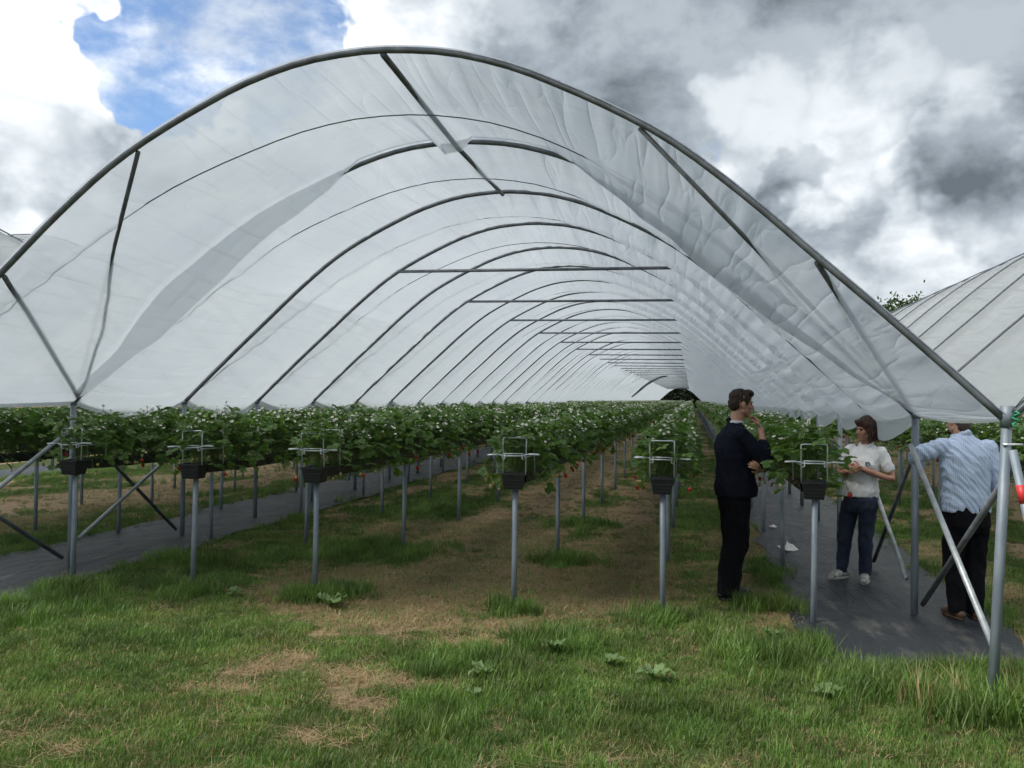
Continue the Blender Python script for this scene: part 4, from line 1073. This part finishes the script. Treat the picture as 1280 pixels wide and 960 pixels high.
# --- woman in a white polo shirt and jeans
p = on_ground(1066, 727); w1 = empty('person', (p.x, p.y, .012), R(238 - 90)); tag(w1, 'woman with chin length auburn hair in white polo shirt, dark jeans and trainers', 'person', 'visitors')
SX = -.075      # hips and shoulders are shifted towards her left, over the standing leg
hm = Matrix.Translation((SX - .055, .03, 1.435)) @ Euler((R(-7), R(4), R(38))).to_matrix().to_4x4()   # turned to her right, down the aisle
hm = Matrix.Translation((SX - .055, .03, 1.435)) @ Euler((R(-7), R(-4), R(-34))).to_matrix().to_4x4()
Rs, Re, Rw = (SX + .125, .0, 1.235), (SX + .205, .03, 1.00), (SX + .045, .205, 1.045); Ls, Le, Lw = (SX - .205, .0, 1.225), (SX - .285, -.01, .985), (SX - .075, .185, 1.075)
b = Body(); head_shapes(b, hm, True)
b.limb([(SX - .045, -.01, 1.22), (SX - .052, .012, 1.37)], [.052, .046]); b.loft([(SX * .8, 0, .78, .15, .11), (SX, 0, .95, .12, .10), (SX - .03, 0, 1.10, .12, .10), (SX - .04, 0, 1.20, .11, .07), (SX - .045, 0, 1.26, .045, .045)])
b.limb([Rs, Re, Rw], [.034, .035, .024]); b.limb([Ls, Le, Lw], [.034, .035, .024])
for sx in (-1, 1): b.limb([(SX * .78 + sx * .086, -.002, .76), (SX * .4 + sx * .098, .022, .42), (SX * .15 + sx * .108, .0, .22), (sx * .112, -.012, .08)], [.065, .042, .036, .030])
b.hand(Rw, (-.75, .35, .25), (-.15, -.75, .1), 1, .7, .92); b.hand(Lw, (.85, .25, .12), (.1, -.75, .1), -1, .75, .92)
b.build('body', 'skin', w1, .0045, 3)
eyes(hm, w1, .93)
h_ = Body(hm); h_.ell((0, -.018, .045), (.083, .098, .082)); h_.ell((0, -.062, -.02), (.080, .054, .090)); h_.ell((0, -.055, -.085), (.074, .045, .045)); h_.ell((.01, .060, .070), (.055, .034, .030))
for sx in (-1, 1): h_.limb([(sx * .066, .030, .055), (sx * .080, .006, -.02), (sx * .070, .012, -.10)], [.026, .028, .022], 10)
h_.build('hair', 'hair_auburn', w1, .005, 2, fold(48, 48, 9, .013))
s_ = Body(); s_.loft([(SX * .95 + .01, .005, .800, .168, .135), (SX, .008, .86, .166, .138), (SX, .012, .95, .152, .135), (SX - .02, .018, 1.06, .152, .138), (SX - .035, .012, 1.15, .158, .132), (SX - .04, -.002, 1.225, .150, .098), (SX - .043, -.008, 1.275, .085, .066), (SX - .045, -.006, 1.30, .060, .056)])
s_.ell((SX + .035, .095, 1.105), (.062, .05, .058)); s_.ell((SX - .105, .095, 1.105), (.062, .05, .058))
s_.limb([(SX + .10, -.002, 1.235), tuple(Vector(Rs).lerp(Vector(Re), .60))], [.058, .051], 14, blunt=False); s_.limb([(SX - .18, -.002, 1.225), tuple(Vector(Ls).lerp(Vector(Le), .60))], [.058, .051], 14)
po = s_.build('polo_shirt', 'polo', w1, .0065, 4, fold(10, 10, 10, .007, (.9, .3)))
c_ = Body()
for sx in (-1, 1): c_.limb([(SX - .045 + sx * .008, .068, 1.225), (SX - .045 + sx * .050, .035, 1.285), (SX - .045 + sx * .045, -.045, 1.315), (SX - .045, -.062, 1.320)], [.010, .015, .014, .014], 8)
c_.build('collar', 'polo', po, .005, 2)
lg = MB()
for dx_, z_, w_, h2 in ((-.012, 0, .012, .030), (.006, .006, .010, .018), (.018, -.004, .009, .026), (.0, -.022, .038, .007)): lg.box((SX - .118 - dx_, .1545, 1.125 + z_), (w_, .006, h2), 'logo')
lg.build('chest_logo', po, False)
t_ = Body(); t_.loft([(SX, 0, .86, .140, .112), (SX * .95, -.004, .78, .168, .130), (SX * .85, -.008, .70, .172, .132), (SX * .8, -.006, .655, .150, .112)])
for sx in (-1, 1): t_.limb([(SX * .78 + sx * .086, -.002, .74), (SX * .4 + sx * .098, .022, .42), (SX * .15 + sx * .108, .0, .22), (sx * .112, -.012, .065)], [.090, .067, .058, .052], 16, blunt=True)
t_.build('jeans', 'jeans', w1, .007, 4, fold(11, 11, 7, .011, (.3, .5)))
for sx in (-1, 1): shoe(w1, (sx * .112, -.01, 0), (sx * .28, 1, 0), 'sneaker', 'trainer', .255, 'sole')

# --- man in a checked shirt seen from behind, leaning on the tunnel leg
p = on_ground(1206, 774); m2 = empty('person', (p.x, p.y, .010), R(101 - 90)); m2.scale = (.92, .93, .968); tag(m2, 'man seen from behind in pale blue checked shirt, leaning on a tunnel leg', 'person', 'visitors')
hm = Matrix.Translation((-.035, .075, 1.60)) @ Euler((R(-20), 0, R(12))).to_matrix().to_4x4()
Ls, Le, Lw = (-.215, -.005, 1.40), (-.385, .075, 1.315), (-.27, .29, 1.20); Rs, Re, Rw = (.195, .0, 1.385), (.285, -.03, 1.10), (.235, .19, 1.02)
b = Body(); head_shapes(b, hm)
b.limb([(-.01, -.005, 1.40), (-.03, .045, 1.58)], [.070, .064]); b.loft([(0, 0, .86, .16, .12), (0, 0, 1.0, .165, .13), (0, 0, 1.2, .165, .12), (0, 0, 1.38, .16, .095), (0, 0, 1.45, .06, .05)])
b.limb([Ls, Le, Lw], [.052, .042, .028]); b.limb([Rs, Re, Rw], [.052, .042, .028])
for sx in (-1, 1): b.limb([(sx * .088, -.002, .84), (sx * .09, .018, .46), (sx * .08, -.012, .24), (sx * .078, -.022, .08)], [.07, .05, .045, .035])
b.hand(Lw, (.35, .75, -.45), (.7, -.3, -.3), 1, .6); b.hand(Rw, (-.45, .85, .1), (-.6, -.5, .1), -1, .6)
b.build('body', 'skin', m2, .0045, 3)
eyes(hm, m2)
h_ = Body(hm); h_.ell((0, -.020, .048), (.081, .096, .076)); h_.ell((0, -.062, -.008), (.073, .050, .085)); h_.ell((0, -.068, -.075), (.064, .040, .055)); h_.ell((0, .045, .092), (.060, .042, .028))
for sx in (-1, 1): h_.ell((sx * .067, -.004, .025), (.016, .042, .052))
h_.build('hair', 'hair_brown', m2, .005, 2, fold(30, 30, 22, .005))
s_ = Body(); s_.loft([(.01, 0, .865, .192, .150), (.01, 0, .93, .200, .160), (.005, 0, 1.05, .196, .158), (-.005, -.008, 1.20, .205, .150), (-.01, -.015, 1.32, .212, .138), (-.012, -.012, 1.40, .195, .108), (-.015, .004, 1.46, .115, .082), (-.018, .018, 1.50, .076, .070)])
s_.limb([(-.195, -.005, 1.385), Le, tuple(Vector(Le).lerp(Vector(Lw), .72))], [.080, .068, .054], 14, sub=4); s_.limb([(.185, -.005, 1.375), Re, tuple(Vector(Re).lerp(Vector(Rw), .8))], [.080, .068, .052], 14, sub=4)
s_.limb([(-.075, .055, 1.475), (-.055, -.035, 1.505), (-.02, -.058, 1.512), (.02, -.035, 1.505), (.045, .055, 1.475)], [.014, .018, .019, .018, .014], 10)
s_.build('checked_shirt', 'shirt', m2, .0065, 3, fold(6, 6, 14, .018, (1.1, .4)))
t_ = Body(); t_.loft([(.01, 0, .95, .170, .140), (.01, 0, .87, .188, .158), (.008, -.008, .76, .190, .160), (.006, -.006, .695, .165, .125)])
for sx in (-1, 1): t_.limb([(sx * .090 + .005, -.004, .80), (sx * .090, .018, .46), (sx * .080, -.012, .24), (sx * .078, -.022, .055)], [.107, .086, .078, .075], 16, blunt=True)
t_.build('trousers', 'trousers', m2, .0075, 4, fold(10, 10, 5, .014, (.3, .6)))
for sx in (-1, 1): shoe(m2, (sx * .08, -.02, 0), (sx * .15, 1, 0), 'shoe_brown')
